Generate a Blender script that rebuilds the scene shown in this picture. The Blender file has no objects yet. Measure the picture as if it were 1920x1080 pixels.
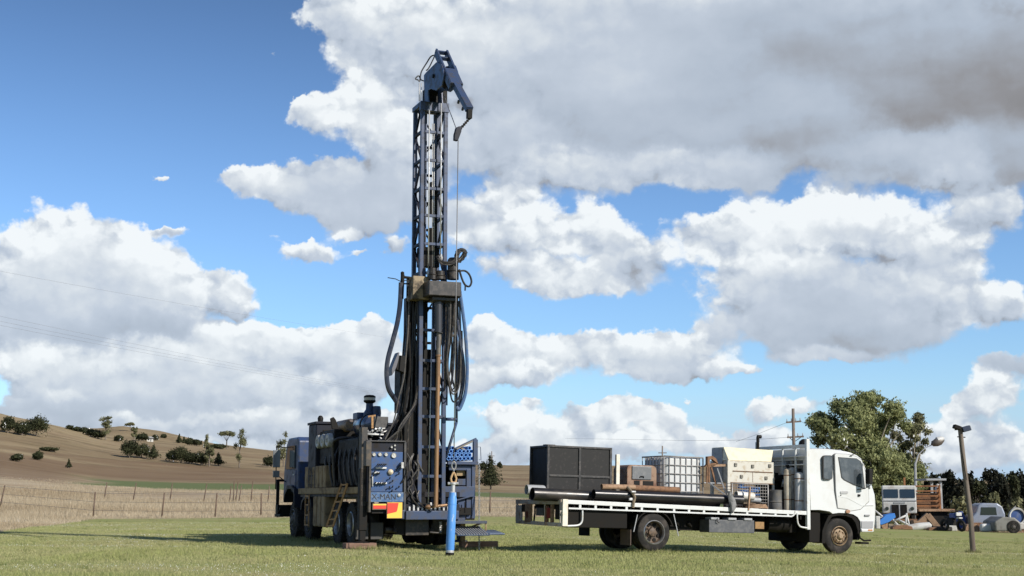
import bpy, bmesh, math, random
import numpy as np
from mathutils import Vector, Matrix, Euler
random.seed(7); np.random.seed(7)
R = math.radians
S = bpy.context.scene
COL = S.collection
# ------------------------------------------------------------------ camera
F = 2600.0; HOR = 932.0; CAMZ = 1.3
PITCH = math.atan((HOR - 540) / F)
cam_d = bpy.data.cameras.new('camera'); cam = bpy.data.objects.new('camera', cam_d); COL.objects.link(cam)
cam_d.sensor_width = 36.0; cam_d.lens = 36.0 * F / 1920.0; cam_d.clip_start = 0.1; cam_d.clip_end = 6000
cam.location = (0, 0, CAMZ); cam.rotation_euler = (math.pi / 2 + PITCH, 0, 0)
S.camera = cam
S.view_settings.view_transform = 'Standard'; S.view_settings.look = 'None'
S.view_settings.exposure = 0.42; S.view_settings.gamma = 1.0

def ray(u, v):
    cx, cz = (u - 960) / F, -(v - 540) / F
    return Vector((cx, math.cos(PITCH) - math.sin(PITCH) * cz, math.sin(PITCH) + math.cos(PITCH) * cz))
def P(u, v, Y):
    d = ray(u, v); t = Y / d.y
    return Vector((d.x * t, Y, CAMZ + d.z * t))

# ------------------------------------------------------------------ sun + sky
SUN_AZ = (0.78, -0.62); SUN_EL = 31.0
sd = Vector((SUN_AZ[0], SUN_AZ[1], 0)).normalized() * math.cos(R(SUN_EL)); sd.z = math.sin(R(SUN_EL))
sun_d = bpy.data.lights.new('sun', 'SUN'); sun_d.energy = 4.4; sun_d.angle = R(0.5); sun_d.color = (1.0, 0.94, 0.85)
sun = bpy.data.objects.new('sun', sun_d); COL.objects.link(sun)
sun.rotation_euler = sd.to_track_quat('Z', 'Y').to_euler(); sun.location = sd * 60
W = bpy.data.worlds.new('World'); S.world = W; W.use_nodes = True
nt = W.node_tree; nt.nodes.clear()

class NT:
    """tiny helper for writing node expressions"""
    def __init__(s, tree): s.t = tree
    def node(s, kind, ins=None, **kw):
        n = s.t.nodes.new(kind)
        for k, v in kw.items(): setattr(n, k, v)
        if ins:
            for k, v in ins.items():
                sock = n.inputs[k]
                if isinstance(v, bpy.types.NodeSocket): s.t.links.new(v, sock)
                else: sock.default_value = v
        return n
    def m(s, op, a, b=0.0, c=0.0, clamp=False):
        n = s.t.nodes.new('ShaderNodeMath'); n.operation = op; n.use_clamp = clamp
        for i, v in enumerate((a, b, c)):
            if isinstance(v, bpy.types.NodeSocket): s.t.links.new(v, n.inputs[i])
            else: n.inputs[i].default_value = v
        return n.outputs[0]
    def v(s, op, a, b=(0, 0, 0), c=(0, 0, 0)):
        n = s.t.nodes.new('ShaderNodeVectorMath'); n.operation = op
        for i, x in enumerate((a, b, c)):
            if isinstance(x, bpy.types.NodeSocket): s.t.links.new(x, n.inputs[i])
            elif i < 3: n.inputs[i].default_value = x
        return n.outputs['Value'] if op in ('DOT_PRODUCT', 'LENGTH') else n.outputs[0]
    def mix(s, f, a, b):
        n = s.t.nodes.new('ShaderNodeMix'); n.data_type = 'RGBA'
        for i, x in ((0, f), (6, a), (7, b)):
            if isinstance(x, bpy.types.NodeSocket): s.t.links.new(x, n.inputs[i])
            else: n.inputs[i].default_value = x if i == 0 else (tuple(x) + (1,))[:4]
        return n.outputs[2]
    def ss(s, x, lo, hi):
        n = s.t.nodes.new('ShaderNodeMapRange'); n.interpolation_type = 'SMOOTHSTEP'
        s.t.links.new(x, n.inputs[0]); n.inputs[1].default_value = lo; n.inputs[2].default_value = hi
        return n.outputs[0]
    def noise(s, vec, scale, detail=4, rough=0.5, dist=0.0):
        return s.node('ShaderNodeTexNoise', {'Vector': vec, 'Scale': scale, 'Detail': detail, 'Roughness': rough, 'Distortion': dist}).outputs[0]

def build_sky():
    e = NT(nt)
    out = e.node('ShaderNodeOutputWorld'); bg = e.node('ShaderNodeBackground')
    nt.links.new(bg.outputs[0], out.inputs[0])
    sky = e.node('ShaderNodeTexSky', sky_type='NISHITA'); sky.sun_disc = False
    sky.sun_elevation = R(SUN_EL); sky.sun_rotation = math.atan2(SUN_AZ[0], SUN_AZ[1])
    sky.air_density = 1.0; sky.dust_density = 0.3; sky.ozone_density = 2.0; sky.altitude = 300
    co = e.node('ShaderNodeTexCoord').outputs['Generated']
    sp = e.node('ShaderNodeSeparateXYZ', {0: co}).outputs
    az = e.m('ARCTAN2', sp[0], sp[1]); el = e.m('ARCSINE', sp[2])
    K = 10.0
    p0 = e.node('ShaderNodeCombineXYZ', {0: e.m('MULTIPLY', az, K), 1: e.m('MULTIPLY', el, K)}).outputs[0]
    # domain warp: billows and wisps
    w1 = e.node('ShaderNodeTexNoise', {'Vector': p0, 'Scale': 1.6, 'Detail': 5, 'Roughness': 0.6}).outputs[1]
    w1 = e.v('MULTIPLY', e.v('SUBTRACT', w1, (.5, .5, .5)), (0.55, 0.34, 0))
    w2 = e.node('ShaderNodeTexNoise', {'Vector': e.v('ADD', p0, (7.3, 3.1, 0)), 'Scale': 7.0, 'Detail': 5, 'Roughness': 0.6}).outputs[1]
    w2 = e.v('MULTIPLY', e.v('SUBTRACT', w2, (.5, .5, .5)), (0.18, 0.14, 0))
    p = e.v('ADD', e.v('ADD', p0, w1), w2)
    def pe(u, v):
        d = ray(u, v).normalized()
        return K * math.atan2(d.x, d.y), K * math.asin(d.z)
    acc = None; sw = None; sw3 = None
    pb = p
    for i, (u, v, ru, rv, B, *kk) in enumerate(CLOUDS):
        if i and i % 4 == 0:   # keeps the shader's evaluation order sequential
            pb = e.v('MULTIPLY_ADD', acc, e.m('MULTIPLY', e.m('ADD', sw, sw3), 1e-9), p)
        k = kk[0] if kk else 1.0
        cx, cy = pe(u, v); sx = F / (ru * K); sy = F / (rv * K)
        q = e.v('MULTIPLY_ADD', pb, (sx, sy, 0), (-cx * sx, -cy * sy, B))
        w = e.m('EXPONENT', e.m('MULTIPLY_ADD', e.v('DOT_PRODUCT', q, q), -1.15, 1.15 * B * B + math.log(k)))
        sw = e.m('ADD', w, sw if sw else 0.0)
        w3 = e.m('POWER', w, 2.2)
        sw3 = e.m('ADD', w3, sw3 if sw3 else 0.0)
        if acc is None: acc = e.v('MULTIPLY', q, w3)
        else: acc = e.v('MULTIPLY_ADD', q, w3, acc)
    # scattered clouds for the part of the sky beyond the picture
    far = e.ss(e.m('ABSOLUTE', az), 0.42, 0.75)
    hi = e.ss(el, 0.42, 0.7)
    far = e.m('MAXIMUM', far, hi)
    gen = e.m('MULTIPLY', e.ss(e.noise(e.v('MULTIPLY', co, (2.2, 2.2, 4.4)), 1.0, 3), 0.45, 0.7), 0.7)
    swt = e.m('ADD', sw, e.m('MULTIPLY', far, gen))
    inv = e.m('DIVIDE', 1.0, e.m('MAXIMUM', sw3, 0.0005))
    a3 = e.node('ShaderNodeSeparateXYZ', {0: e.v('MULTIPLY', acc, inv)}).outputs
    hgt, Bm = a3[1], a3[2]
    # cauliflower texture
    def bill(vec):
        v1 = e.node('ShaderNodeTexVoronoi', {'Vector': vec, 'Scale': 2.3, 'Detail': 2.5, 'Roughness': 0.52, 'Lacunarity': 2.4}, feature='F1', voronoi_dimensions='2D').outputs['Distance']
        return e.m('SUBTRACT', 0.45, v1)
    tp = e.v('ADD', p0, e.v('MULTIPLY', w2, (0.9, 0.9, 0)))
    tp = e.v('MULTIPLY', tp, (0.85, 1.1, 1))
    b0 = bill(tp)
    b1 = bill(e.v('ADD', tp, (0.05, 0.09, 0)))
    n0 = e.noise(p0, 3.2, 6, 0.62)
    n2 = e.noise(e.v('ADD', p0, (0.05, 0.09, 0)), 3.2, 3, 0.6)
    D = e.m('ADD', swt, e.m('MULTIPLY', b0, 0.42))
    D = e.m('ADD', D, e.m('MULTIPLY', e.m('SUBTRACT', n0, 0.5), 0.42))
    wid = e.m('MULTIPLY_ADD', hgt, -0.14, 0.30)
    wid = e.m('MAXIMUM', wid, 0.15)
    al = e.m('DIVIDE', e.m('SUBTRACT', D, 0.22), wid, clamp=True)
    alpha = e.ss(al, 0.0, 1.0)
    core = e.ss(D, 0.45, 1.4)
    relief = e.m('ADD', e.m('MULTIPLY', b0, 0.34), e.m('MULTIPLY', e.m('SUBTRACT', n0, n2), 0.95))
    relief = e.m('ADD', relief, e.m('MULTIPLY', e.m('SUBTRACT', b0, b1), 0.9))
    edge = e.m('SUBTRACT', 1.0, e.m('MULTIPLY', core, 0.74))
    relief = e.m('MULTIPLY', relief, edge)
    relief = e.m('MULTIPLY', relief, e.m('SUBTRACT', 1.0, e.m('MULTIPLY', e.ss(Bm, 0.08, 0.4), 0.7)))
    n1 = e.noise(e.v('MULTIPLY', p0, (0.6, 1.5, 1)), 1.3, 4, 0.5)
    t = e.m('MULTIPLY_ADD', hgt, 0.34, 0.86)
    t = e.m('ADD', t, relief)
    t = e.m('ADD', t, e.m('MULTIPLY', e.m('SUBTRACT', n1, 0.5), 0.7))
    t = e.m('SUBTRACT', t, e.m('MULTIPLY', core, 0.12))
    t = e.m('MULTIPLY_ADD', Bm, -1.0, t)
    t = e.m('MAXIMUM', e.m('MINIMUM', t, 1.0), -0.6)
    cr = e.node('ShaderNodeValToRGB', {0: e.m('MULTIPLY_ADD', t, 0.625, 0.375)})
    el_ = cr.color_ramp.elements
    el_[0].position = 0.0; el_[0].color = (0.15, 0.145, 0.14, 1)
    el_[1].position = 1.0; el_[1].color = (0.68, 0.71, 0.725, 1)
    for pos, c in ((0.25, (0.22, 0.22, 0.23, 1)), (0.5, (0.34, 0.39, 0.46, 1)), (0.68, (0.41, 0.46, 0.53, 1)), (0.84, (0.52, 0.56, 0.60, 1))):
        x = el_.new(pos); x.color = c
    zen = e.m('SUBTRACT', 1.0, e.m('MULTIPLY', e.ss(el, 0.14, 0.45), 0.42))
    blue = e.v('MULTIPLY', e.v('MULTIPLY', sky.outputs[0], (0.085 * 0.86, 0.085 * 1.08, 0.085 * 1.36)), zen)
    low = e.m('SUBTRACT', 1.0, e.ss(el, 0.0, 0.085))
    blue = e.mix(e.m('MULTIPLY', low, 0.75), blue, (0.30, 0.44, 0.66))
    # pale band of thin cloud close to the horizon
    nb = e.noise(e.v('MULTIPLY', p0, (0.5, 3.0, 1)), 2.2, 5, 0.6)
    bank = e.m('MULTIPLY', e.m('MULTIPLY', low, e.ss(nb, 0.42, 0.6)), 0.55)
    blue = e.mix(bank, blue, (0.42, 0.46, 0.56))
    col = e.mix(e.m('MULTIPLY', alpha, 0.97), blue, cr.outputs[0])
    # below the horizon: ground coloured
    nt.links.new(col, bg.inputs[0]); bg.inputs[1].default_value = 1.0
CLOUDS = [
 # left cumulus
 (150,450,110,75,-.15),(60,500,90,80,-.1),(250,500,90,70,-.15),(110,560,150,60,.15),(330,545,90,50,-.1),(425,535,50,38,-.1),(230,600,150,45,.42),(20,600,90,55,.2),(450,575,40,18,.05,.7),
 # left lower bank: bright puffs over a lavender base
 (75,655,50,26,-.2),(290,655,60,26,-.2),(375,625,40,22,-.2),(470,620,50,22,-.2),(590,645,45,22,-.2),(130,745,60,22,-.15),(360,715,60,20,-.2),(520,720,50,18,-.15),(240,785,60,16,-.1),(450,775,70,16,-.1),(660,690,50,22,-.15),(60,790,60,18,-.1),
 (60,690,90,45,.05),(180,700,90,50,.12),(300,680,90,42,.0),(430,650,80,36,-.1),(530,680,80,36,.0),(640,660,90,40,.0),(690,610,35,22,-.1),(90,770,140,40,.4),(270,750,130,38,.3),(430,730,110,40,.1),(580,745,100,38,.05),(690,720,70,38,.1),(350,800,240,22,.2,.8),(600,800,200,22,.2,.8),
 # beside the mast
 (600,215,62,42,-.15),(690,180,50,60,-.1),(650,60,60,60,.1),(600,30,40,36,.1,.8),(630,330,120,40,.15),(730,360,110,50,.3),(450,335,42,20,-.1,.9),(740,260,70,70,.05),(575,468,50,24,-.1,1.1),(660,430,34,18,-.1,.9),(672,468,30,10,-.1,.9),(745,460,36,24,.0,.9),(318,325,14,10,0,.7),(510,108,12,7,0,.6),(320,428,34,8,.2,.55),
 (480,350,60,26,-.05),(560,360,80,34,.1),(690,395,110,30,.3),(850,400,60,24,.3),(560,200,34,30,-.1),(700,640,60,40,0),(560,640,50,26,-.1),
 (120,830,160,16,.3,.7),(500,830,200,14,.35,.7),(700,790,60,30,.1),(380,700,70,50,.05),
 # great deck
 (1100,150,300,150,.3,.45),(1500,110,330,150,.5,.45),(1880,60,160,130,.8,.6),(1780,300,70,36,.65,.6),(960,20,260,60,.1,.6),(1250,20,200,50,.3,.6),(1300,240,160,50,.35,.5),
 (760,60,110,90,.05),(900,130,130,110,.1),(920,270,110,70,.25),(1050,60,150,80,.2),(1150,190,160,90,.38),(1050,320,110,44,.1),(1230,315,140,40,.15),(1330,120,160,110,.45),(1500,220,160,110,.5),(1520,60,170,90,.6),(1700,120,170,110,.75),(1880,150,140,130,.85),(1640,300,130,50,.5),(1860,280,100,70,.6),(1400,310,90,34,.3),(1790,320,60,60,.0),(1850,400,60,34,.05),(960,370,60,26,.1,.6),
 # right cumulus
 (1130,425,80,50,-.15),(1000,435,80,42,-.1),(900,430,60,36,-.05),(960,500,100,36,.1),(1090,530,130,32,.0),(1180,480,70,46,.1),(1330,440,70,44,-.1),(1420,430,80,50,-.15),(1530,420,90,50,-.2),(1650,430,110,50,-.1),(1780,480,90,46,.0),(1400,530,110,60,.1),(1560,540,150,60,.3),(1720,560,140,50,.1),(1870,570,70,36,.0),(1480,620,130,44,.45),(1640,620,120,44,.5),(1560,670,110,18,.25,.9),
 (1200,660,120,42,-.05),(1070,650,80,34,-.1),(950,650,70,36,-.05),(890,640,50,36,.0),(960,705,90,28,.1),(1270,660,80,44,-.1),(1250,700,110,22,.1),(1370,695,34,12,-.05,.8),
 (925,780,42,26,-.1),(1010,810,80,32,.0),(1110,780,60,30,-.05),(1190,775,60,32,-.1),(1245,785,46,32,-.1),(1120,835,160,24,.05,.8),(900,840,60,24,.1,.7),(1430,770,40,22,-.1,.8),(1500,770,36,20,-.05,.8),(1500,730,34,10,.0,.6),(1400,820,120,24,.05,.8),(1290,745,18,7,0,.6),
 (870,720,60,24,.1),(1000,760,30,16,-.1),(900,860,90,16,.2,.7),(1100,850,120,14,.15,.7),(1330,835,80,18,.1,.8),(1620,850,60,20,.1,.7),(1560,760,40,16,.1,.6),
 (1860,740,64,44,.05),(1790,775,34,28,-.1),(1870,830,90,34,.1),(1720,820,70,22,.15,.7),(1760,870,150,24,.1,.9),(1900,680,60,24,.4,.7),
]
build_sky()
W.cycles.sampling_method = 'MANUAL'; W.cycles.sample_map_resolution = 256
# ------------------------------------------------------------------ materials
MATS = {}
def mat(name, col, rough=0.6, metal=0.0, col2=None, amt=0.5, scale=6.0, bump=0.0, bscale=30.0, spec=0.5, stretch=(1, 1, 1), lo=0.45, hi=0.65, trans=0.0, emit=None):
    if name in MATS: return MATS[name]
    m = bpy.data.materials.new(name); m.use_nodes = True
    e = NT(m.node_tree); b = m.node_tree.nodes['Principled BSDF']
    co = e.node('ShaderNodeTexCoord').outputs['Object']
    oi = e.node('ShaderNodeObjectInfo').outputs['Random']
    co = e.v('ADD', co, e.v('MULTIPLY', oi, (37.0, 11.0, 23.0)))
    if stretch != (1, 1, 1): co = e.v('MULTIPLY', co, stretch)
    base = tuple(col) + (1,)
    if col2 is not None:
        n = e.noise(co, scale, 6, 0.62)
        f = e.m('MULTIPLY', e.ss(n, lo, hi), amt)
        c = e.mix(f, col, col2)
        # small random tone of each object
        m.node_tree.links.new(c, b.inputs['Base Color'])
        m.node_tree.links.new(e.m('MULTIPLY_ADD', f, 0.25, rough), b.inputs['Roughness'])
        if metal: m.node_tree.links.new(e.m('MULTIPLY_ADD', f, -metal, metal), b.inputs['Metallic'])
    else:
        b.inputs['Base Color'].default_value = base; b.inputs['Roughness'].default_value = rough
        b.inputs['Metallic'].default_value = metal
    b.inputs['Specular IOR Level'].default_value = spec
    if bump:
        bn = e.node('ShaderNodeBump', {'Height': e.noise(co, bscale, 4), 'Strength': bump, 'Distance': 0.02})
        m.node_tree.links.new(bn.outputs[0], b.inputs['Normal'])
    if trans: b.inputs['Transmission Weight'].default_value = trans
    MATS[name] = m
    return m

# ------------------------------------------------------------------ mesh builder
class MB:
    def __init__(s): s.b = bmesh.new()
    def face(s, pts, smooth=False):
        vs = [s.b.verts.new(p) for p in pts]
        try: f = s.b.faces.new(vs); f.smooth = smooth
        except ValueError: pass
        return s
    def box(s, x0, x1, y0, y1, z0, z1, M=None):
        c = [Vector((x, y, z)) for x in (x0, x1) for y in (y0, y1) for z in (z0, z1)]
        if M is not None: c = [M @ p for p in c]
        v = [s.b.verts.new(p) for p in c]
        for q in ((0, 1, 3, 2), (4, 6, 7, 5), (0, 4, 5, 1), (2, 3, 7, 6), (0, 2, 6, 4), (1, 5, 7, 3)):
            s.b.faces.new([v[i] for i in q])
        return s
    def frame(s, p, q, up=(0, 0, 1)):
        p, q = Vector(p), Vector(q); z = (q - p); L = z.length; z = z / max(L, 1e-6)
        u = Vector(up)
        if abs(z.dot(u)) > 0.97: u = Vector((1, 0, 0)) if abs(z.x) < 0.9 else Vector((0, 1, 0))
        x = u.cross(z).normalized(); y = z.cross(x)
        return p, x, y, z, L
    def bar(s, p, q, w=0.06, h=None, up=(0, 0, 1)):
        h = h or w
        o, x, y, z, L = s.frame(p, q, up)
        M = Matrix.Translation(o) @ Matrix((x, y, z)).transposed().to_4x4()
        return s.box(-w / 2, w / 2, -h / 2, h / 2, 0, L, M)
    def cyl(s, p, q, r, r2=None, n=12, caps=True, inner=None):
        r2 = r if r2 is None else r2
        o, x, y, z, L = s.frame(p, q)
        def ring(c, rr): return [s.b.verts.new(c + (x * math.cos(6.28318 * i / n) + y * math.sin(6.28318 * i / n)) * rr) for i in range(n)]
        a, b = ring(o, r), ring(o + z * L, r2)
        for i in range(n):
            f = s.b.faces.new((a[i], a[(i + 1) % n], b[(i + 1) % n], b[i])); f.smooth = True
        if inner:
            c, d = ring(o, inner), ring(o + z * L, inner)
            for i in range(n):
                j = (i + 1) % n
                f = s.b.faces.new((c[j], c[i], d[i], d[j])); f.smooth = True
                s.b.faces.new((a[j], a[i], c[i], c[j])); s.b.faces.new((b[i], b[j], d[j], d[i]))
        elif caps:
            s.b.faces.new(list(reversed(a))); s.b.faces.new(b)
        return s
    def tube(s, pts, r, n=8, caps=True):
        pts = [Vector(p) for p in pts]; prev = None; rings = []
        N = len(pts)
        for k, p in enumerate(pts):
            t = (pts[min(k + 1, N - 1)] - pts[max(k - 1, 0)]).normalized()
            if prev is None:
                u = Vector((0, 0, 1)) if abs(t.z) < 0.9 else Vector((1, 0, 0))
                x = u.cross(t).normalized()
            else: x = (prev - t * prev.dot(t)).normalized()
            prev = x; y = t.cross(x)
            rr = r[k] if isinstance(r, (list, tuple)) else r
            rings.append([s.b.verts.new(p + (x * math.cos(6.28318 * i / n) + y * math.sin(6.28318 * i / n)) * rr) for i in range(n)])
        for a, b in zip(rings, rings[1:]):
            for i in range(n):
                f = s.b.faces.new((a[i], a[(i + 1) % n], b[(i + 1) % n], b[i])); f.smooth = True
        if caps: s.b.faces.new(list(reversed(rings[0]))); s.b.faces.new(rings[-1])
        return s
    def lathe(s, prof, o, ax, n=24, caps=False):
        """prof: (radius, along) pairs"""
        o = Vector(o); z = Vector(ax).normalized()
        u = Vector((0, 0, 1)) if abs(z.z) < 0.9 else Vector((1, 0, 0))
        x = u.cross(z).normalized(); y = z.cross(x); rings = []
        for r, h in prof:
            rings.append([s.b.verts.new(o + z * h + (x * math.cos(6.28318 * i / n) + y * math.sin(6.28318 * i / n)) * max(r, 1e-4)) for i in range(n)])
        for a, b in zip(rings, rings[1:]):
            for i in range(n):
                f = s.b.faces.new((a[i], a[(i + 1) % n], b[(i + 1) % n], b[i])); f.smooth = True
        return s
    def prism(s, poly, axis, lo, hi, M=None):
        """poly 2D; axis 'x': (y,z), 'y': (x,z), 'z': (x,y)"""
        def mk(a, b, t):
            p = Vector({'x': (t, a, b), 'y': (a, t, b), 'z': (a, b, t)}[axis])
            return M @ p if M is not None else p
        A = [s.b.verts.new(mk(a, b, lo)) for a, b in poly]; B = [s.b.verts.new(mk(a, b, hi)) for a, b in poly]
        n = len(poly)
        for i in range(n): s.b.faces.new((A[i], A[(i + 1) % n], B[(i + 1) % n], B[i]))
        s.b.faces.new(list(reversed(A))); s.b.faces.new(B)
        return s
    def build(s, name, m, parent=None, bevel=0.0, ang=35, seg=2, label=None):
        bmesh.ops.recalc_face_normals(s.b, faces=s.b.faces)
        for ed in s.b.edges:
            if len(ed.link_faces) == 2 and ed.calc_face_angle(0) > R(ang): ed.smooth = False
        me = bpy.data.meshes.new(name); s.b.to_mesh(me); s.b.free()
        me.materials.append(m)
        o = bpy.data.objects.new(name, me); COL.objects.link(o)
        if parent is not None: o.parent = parent
        if label: o['label'] = label
        if bevel:
            bv = o.modifiers.new('bevel', 'BEVEL'); bv.width = bevel; bv.segments = seg; bv.limit_method = 'ANGLE'; bv.angle_limit = R(40)
        return o

def tag(o, label=None, cat=None, group=None, kind=None):
    if label: o['label'] = label
    if cat: o['category'] = cat
    if group: o['group'] = group
    if kind: o['kind'] = kind
    return o
def thing(name, label, cat, loc=(0, 0, 0), rotz=0, group=None, rot=None):
    o = bpy.data.objects.new(name, None); COL.objects.link(o); o.location = loc
    o.rotation_euler = rot if rot else (0, 0, rotz); o.empty_display_size = 0.3
    return tag(o, label, cat, group)
def dup(root, loc=None, rotz=None, label=None, scale=None, group=None):
    r = root.copy(); COL.objects.link(r)
    if loc is not None: r.location = loc
    if rotz is not None: r.rotation_euler = (0, 0, rotz)
    if scale is not None: r.scale = (scale, scale, scale) if not isinstance(scale, tuple) else scale
    if label: r['label'] = label
    if group: r['group'] = group
    for ch in list(root.children):
        c = ch.copy(); COL.objects.link(c); c.parent = r
        for g in list(ch.children):
            d = g.copy(); COL.objects.link(d); d.parent = c
    return r
class Frame:
    """a thing's own axes: turns a sight line of the survey into local coordinates on one of the thing's planes"""
    def __init__(s, O, M3): s.O = Vector(O); s.M = M3; s.Mi = M3.inverted()
    def _hit(s, u, v, ax, val):
        o = s.Mi @ (Vector((0, 0, CAMZ)) - s.O); d = s.Mi @ ray(u, v)
        t = (val - o[ax]) / d[ax]; return o + d * t
    def Y(s, u, v, y=0.0): return s._hit(u, v, 1, y)
    def X(s, u, v, x=0.0): return s._hit(u, v, 0, x)
    def Z(s, u, v, z=0.0): return s._hit(u, v, 2, z)
def bez(p0, p1, p2, p3, n=12):
    p0, p1, p2, p3 = map(Vector, (p0, p1, p2, p3)); out = []
    for i in range(n + 1):
        t = i / n; a = 1 - t
        out.append(p0 * a ** 3 + p1 * 3 * a * a * t + p2 * 3 * a * t * t + p3 * t ** 3)
    return out
def catmull(pts, n=6):
    pts = [Vector(p) for p in pts]; out = []
    P_ = [pts[0]] + pts + [pts[-1]]
    for i in range(1, len(P_) - 2):
        a, b, c, d = P_[i - 1:i + 3]
        for k in range(n):
            t = k / n
            out.append(0.5 * ((2 * b) + (c - a) * t + (2 * a - 5 * b + 4 * c - d) * t * t + (3 * b - a - 3 * c + d) * t ** 3))
    out.append(pts[-1]); return out
# ------------------------------------------------------------------ ground
US = [-400, 0, 90, 175, 225, 300, 400, 520, 700, 960, 1150, 1320, 1500, 1900, 2300]
TAB = {  # distance: picture row that ground at this distance reaches, per sight column
 70:  [985, 974, 971, 970, 970, 969, 968, 967, 966, 965, 968, 975, 990, 1004, 1010],
 95:  [940, 932, 936, 938, 940, 942, 944, 946, 948, 949, 955, 965, 982, 994, 998],
 130: [890, 893, 900, 910, 913, 917, 918, 919, 925, 934, 940, 950, 970, 984, 986],
 160: [850, 868, 882, 896, 900, 903, 905, 906, 915, 923, 928, 935, 955, 972, 974],
 210: [780, 836, 850, 862, 868, 874, 880, 886, 896, 908, 912, 915, 930, 950, 952],
 300: [690, 779, 798, 819, 828, 835, 843, 856, 870, 885, 888, 888, 900, 920, 922],
 380: [700, 800, 812, 822, 826, 832, 842, 856, 872, 884, 886, 886, 898, 912, 914],
 460: [740, 802, 806, 808, 803, 814, 836, 849, 871, 874, 874, 876, 892, 905, 908],
 900: [860, 880, 885, 890, 890, 895, 895, 895, 895, 895, 895, 895, 900, 905, 908]}
YS = sorted(TAB)
def gauss1(a, k=2):
    return a
def sm(x): x = np.clip(x, 0, 1); return x * x * (3 - 2 * x)
_tab = np.array([TAB[y] for y in YS], float)
def vnoise(x, y, seed=0):
    xi = np.floor(x).astype(np.int64); yi = np.floor(y).astype(np.int64); fx = x - xi; fy = y - yi
    def h(a, b):
        n = (a * 374761393 + b * 668265263 + seed * 1442695) & 0x7fffffff
        n = ((n ^ (n >> 13)) * 1274126177) & 0x7fffffff
        return ((n ^ (n >> 16)) & 0xffff) / 65535.0
    fx = fx * fx * (3 - 2 * fx); fy = fy * fy * (3 - 2 * fy)
    return (h(xi, yi) * (1 - fx) + h(xi + 1, yi) * fx) * (1 - fy) + (h(xi, yi + 1) * (1 - fx) + h(xi + 1, yi + 1) * fx) * fy
def fbm(x, y, o=4, seed=0):
    s = 0; a = 0.5
    for i in range(o): s = s + a * vnoise(x, y, seed + i); x = x * 2.03; y = y * 2.03; a *= 0.5
    return s / (1 - 0.5 ** o)
def H(x, y):
    x = np.asarray(x, float); y = np.asarray(y, float)
    r = np.hypot(x, y)
    yy = np.maximum(np.where(y > 0.5 * r, y, 0.5 * r), 1.0)
    u = np.clip(960 + F * 1.0112 * np.clip(x / yy, -.7, .7), -400, 2300)
    iu = np.clip(np.searchsorted(US, u) - 1, 0, len(US) - 2)
    US_ = np.array(US, float); fu = (u - US_[iu]) / (US_[iu + 1] - US_[iu])
    YSa = np.array(YS, float); yc = np.clip(yy, YS[0], YS[-1])
    ly = np.log(yc); lY = np.log(YSa); iy = np.clip(np.searchsorted(lY, ly) - 1, 0, len(YS) - 2)
    fy = (ly - lY[iy]) / (lY[iy + 1] - lY[iy])
    def zt(j):   # height at table distance j
        v = _tab[j, iu] * (1 - fu) + _tab[j, iu + 1] * fu
        return CAMZ + (HOR - v) / F * YSa[j]
    # catmull-rom through distances, by height
    j0 = np.clip(iy - 1, 0, len(YS) - 1); j3 = np.clip(iy + 2, 0, len(YS) - 1)
    a, b, c, d = zt(j0), zt(iy), zt(iy + 1), zt(j3)
    m1 = (c - a) * 0.5; m2 = (d - b) * 0.5
    lim = 1.5 * np.abs(c - b); m1 = np.clip(m1, -lim, lim); m2 = np.clip(m2, -lim, lim)
    t = fy; far = (2 * t**3 - 3 * t**2 + 1) * b + (t**3 - 2 * t**2 + t) * m1 + (-2 * t**3 + 3 * t**2) * c + (t**3 - t**2) * m2
    s = x - 1.2
    near = -0.027 * 0.5 * (s + np.sqrt(s * s + 1.5)) + 0.05 * sm((-x - 9) / 12)
    near = np.maximum(near, -1.4)
    w = sm((yy - 46) / 26)
    z = near * (1 - w) + far * w
    near_rig = 0.07 * sm((-x - 1.2) / 2.6) * sm((y - 20) / 8)
    z = z + (near_rig + 0.05 * sm((y - 36) / 8) * sm((-x - 1.2) / 2.6)) * (1 - w)
    z = z + (fbm(x * 0.13, y * 0.13, 3, 5) - 0.5) * (0.05 + 0.5 * sm((yy - 140) / 120))
    return z
def Hs(x, y): return float(H(np.array([x]), np.array([y]))[0])
def G(u, Y):
    """point of the ground on sight column u at distance Y"""
    x = (u - 960) / F * Y / (math.cos(PITCH) + (HOR - 540) / F * math.sin(PITCH))
    return Vector((x, Y, Hs(x, Y)))

def np_mesh(name, verts, faces, m, attrs=None, smooth=True, parent=None):
    me = bpy.data.meshes.new(name); k = faces.shape[1]
    me.vertices.add(len(verts)); me.vertices.foreach_set('co', verts.astype(np.float32).ravel())
    me.loops.add(faces.size); me.loops.foreach_set('vertex_index', faces.astype(np.int32).ravel())
    me.polygons.add(len(faces)); me.polygons.foreach_set('loop_start', np.arange(0, faces.size, k, dtype=np.int32))
    me.polygons.foreach_set('loop_total', np.full(len(faces), k, np.int32))
    me.polygons.foreach_set('use_smooth', np.full(len(faces), smooth))
    me.update(); me.validate()
    for an, av in (attrs or {}).items():
        at = me.attributes.new(an, 'FLOAT', 'POINT'); at.data.foreach_set('value', av.astype(np.float32))
    me.materials.append(m)
    o = bpy.data.objects.new(name, me); COL.objects.link(o)
    if parent: o.parent = parent
    return o

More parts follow.
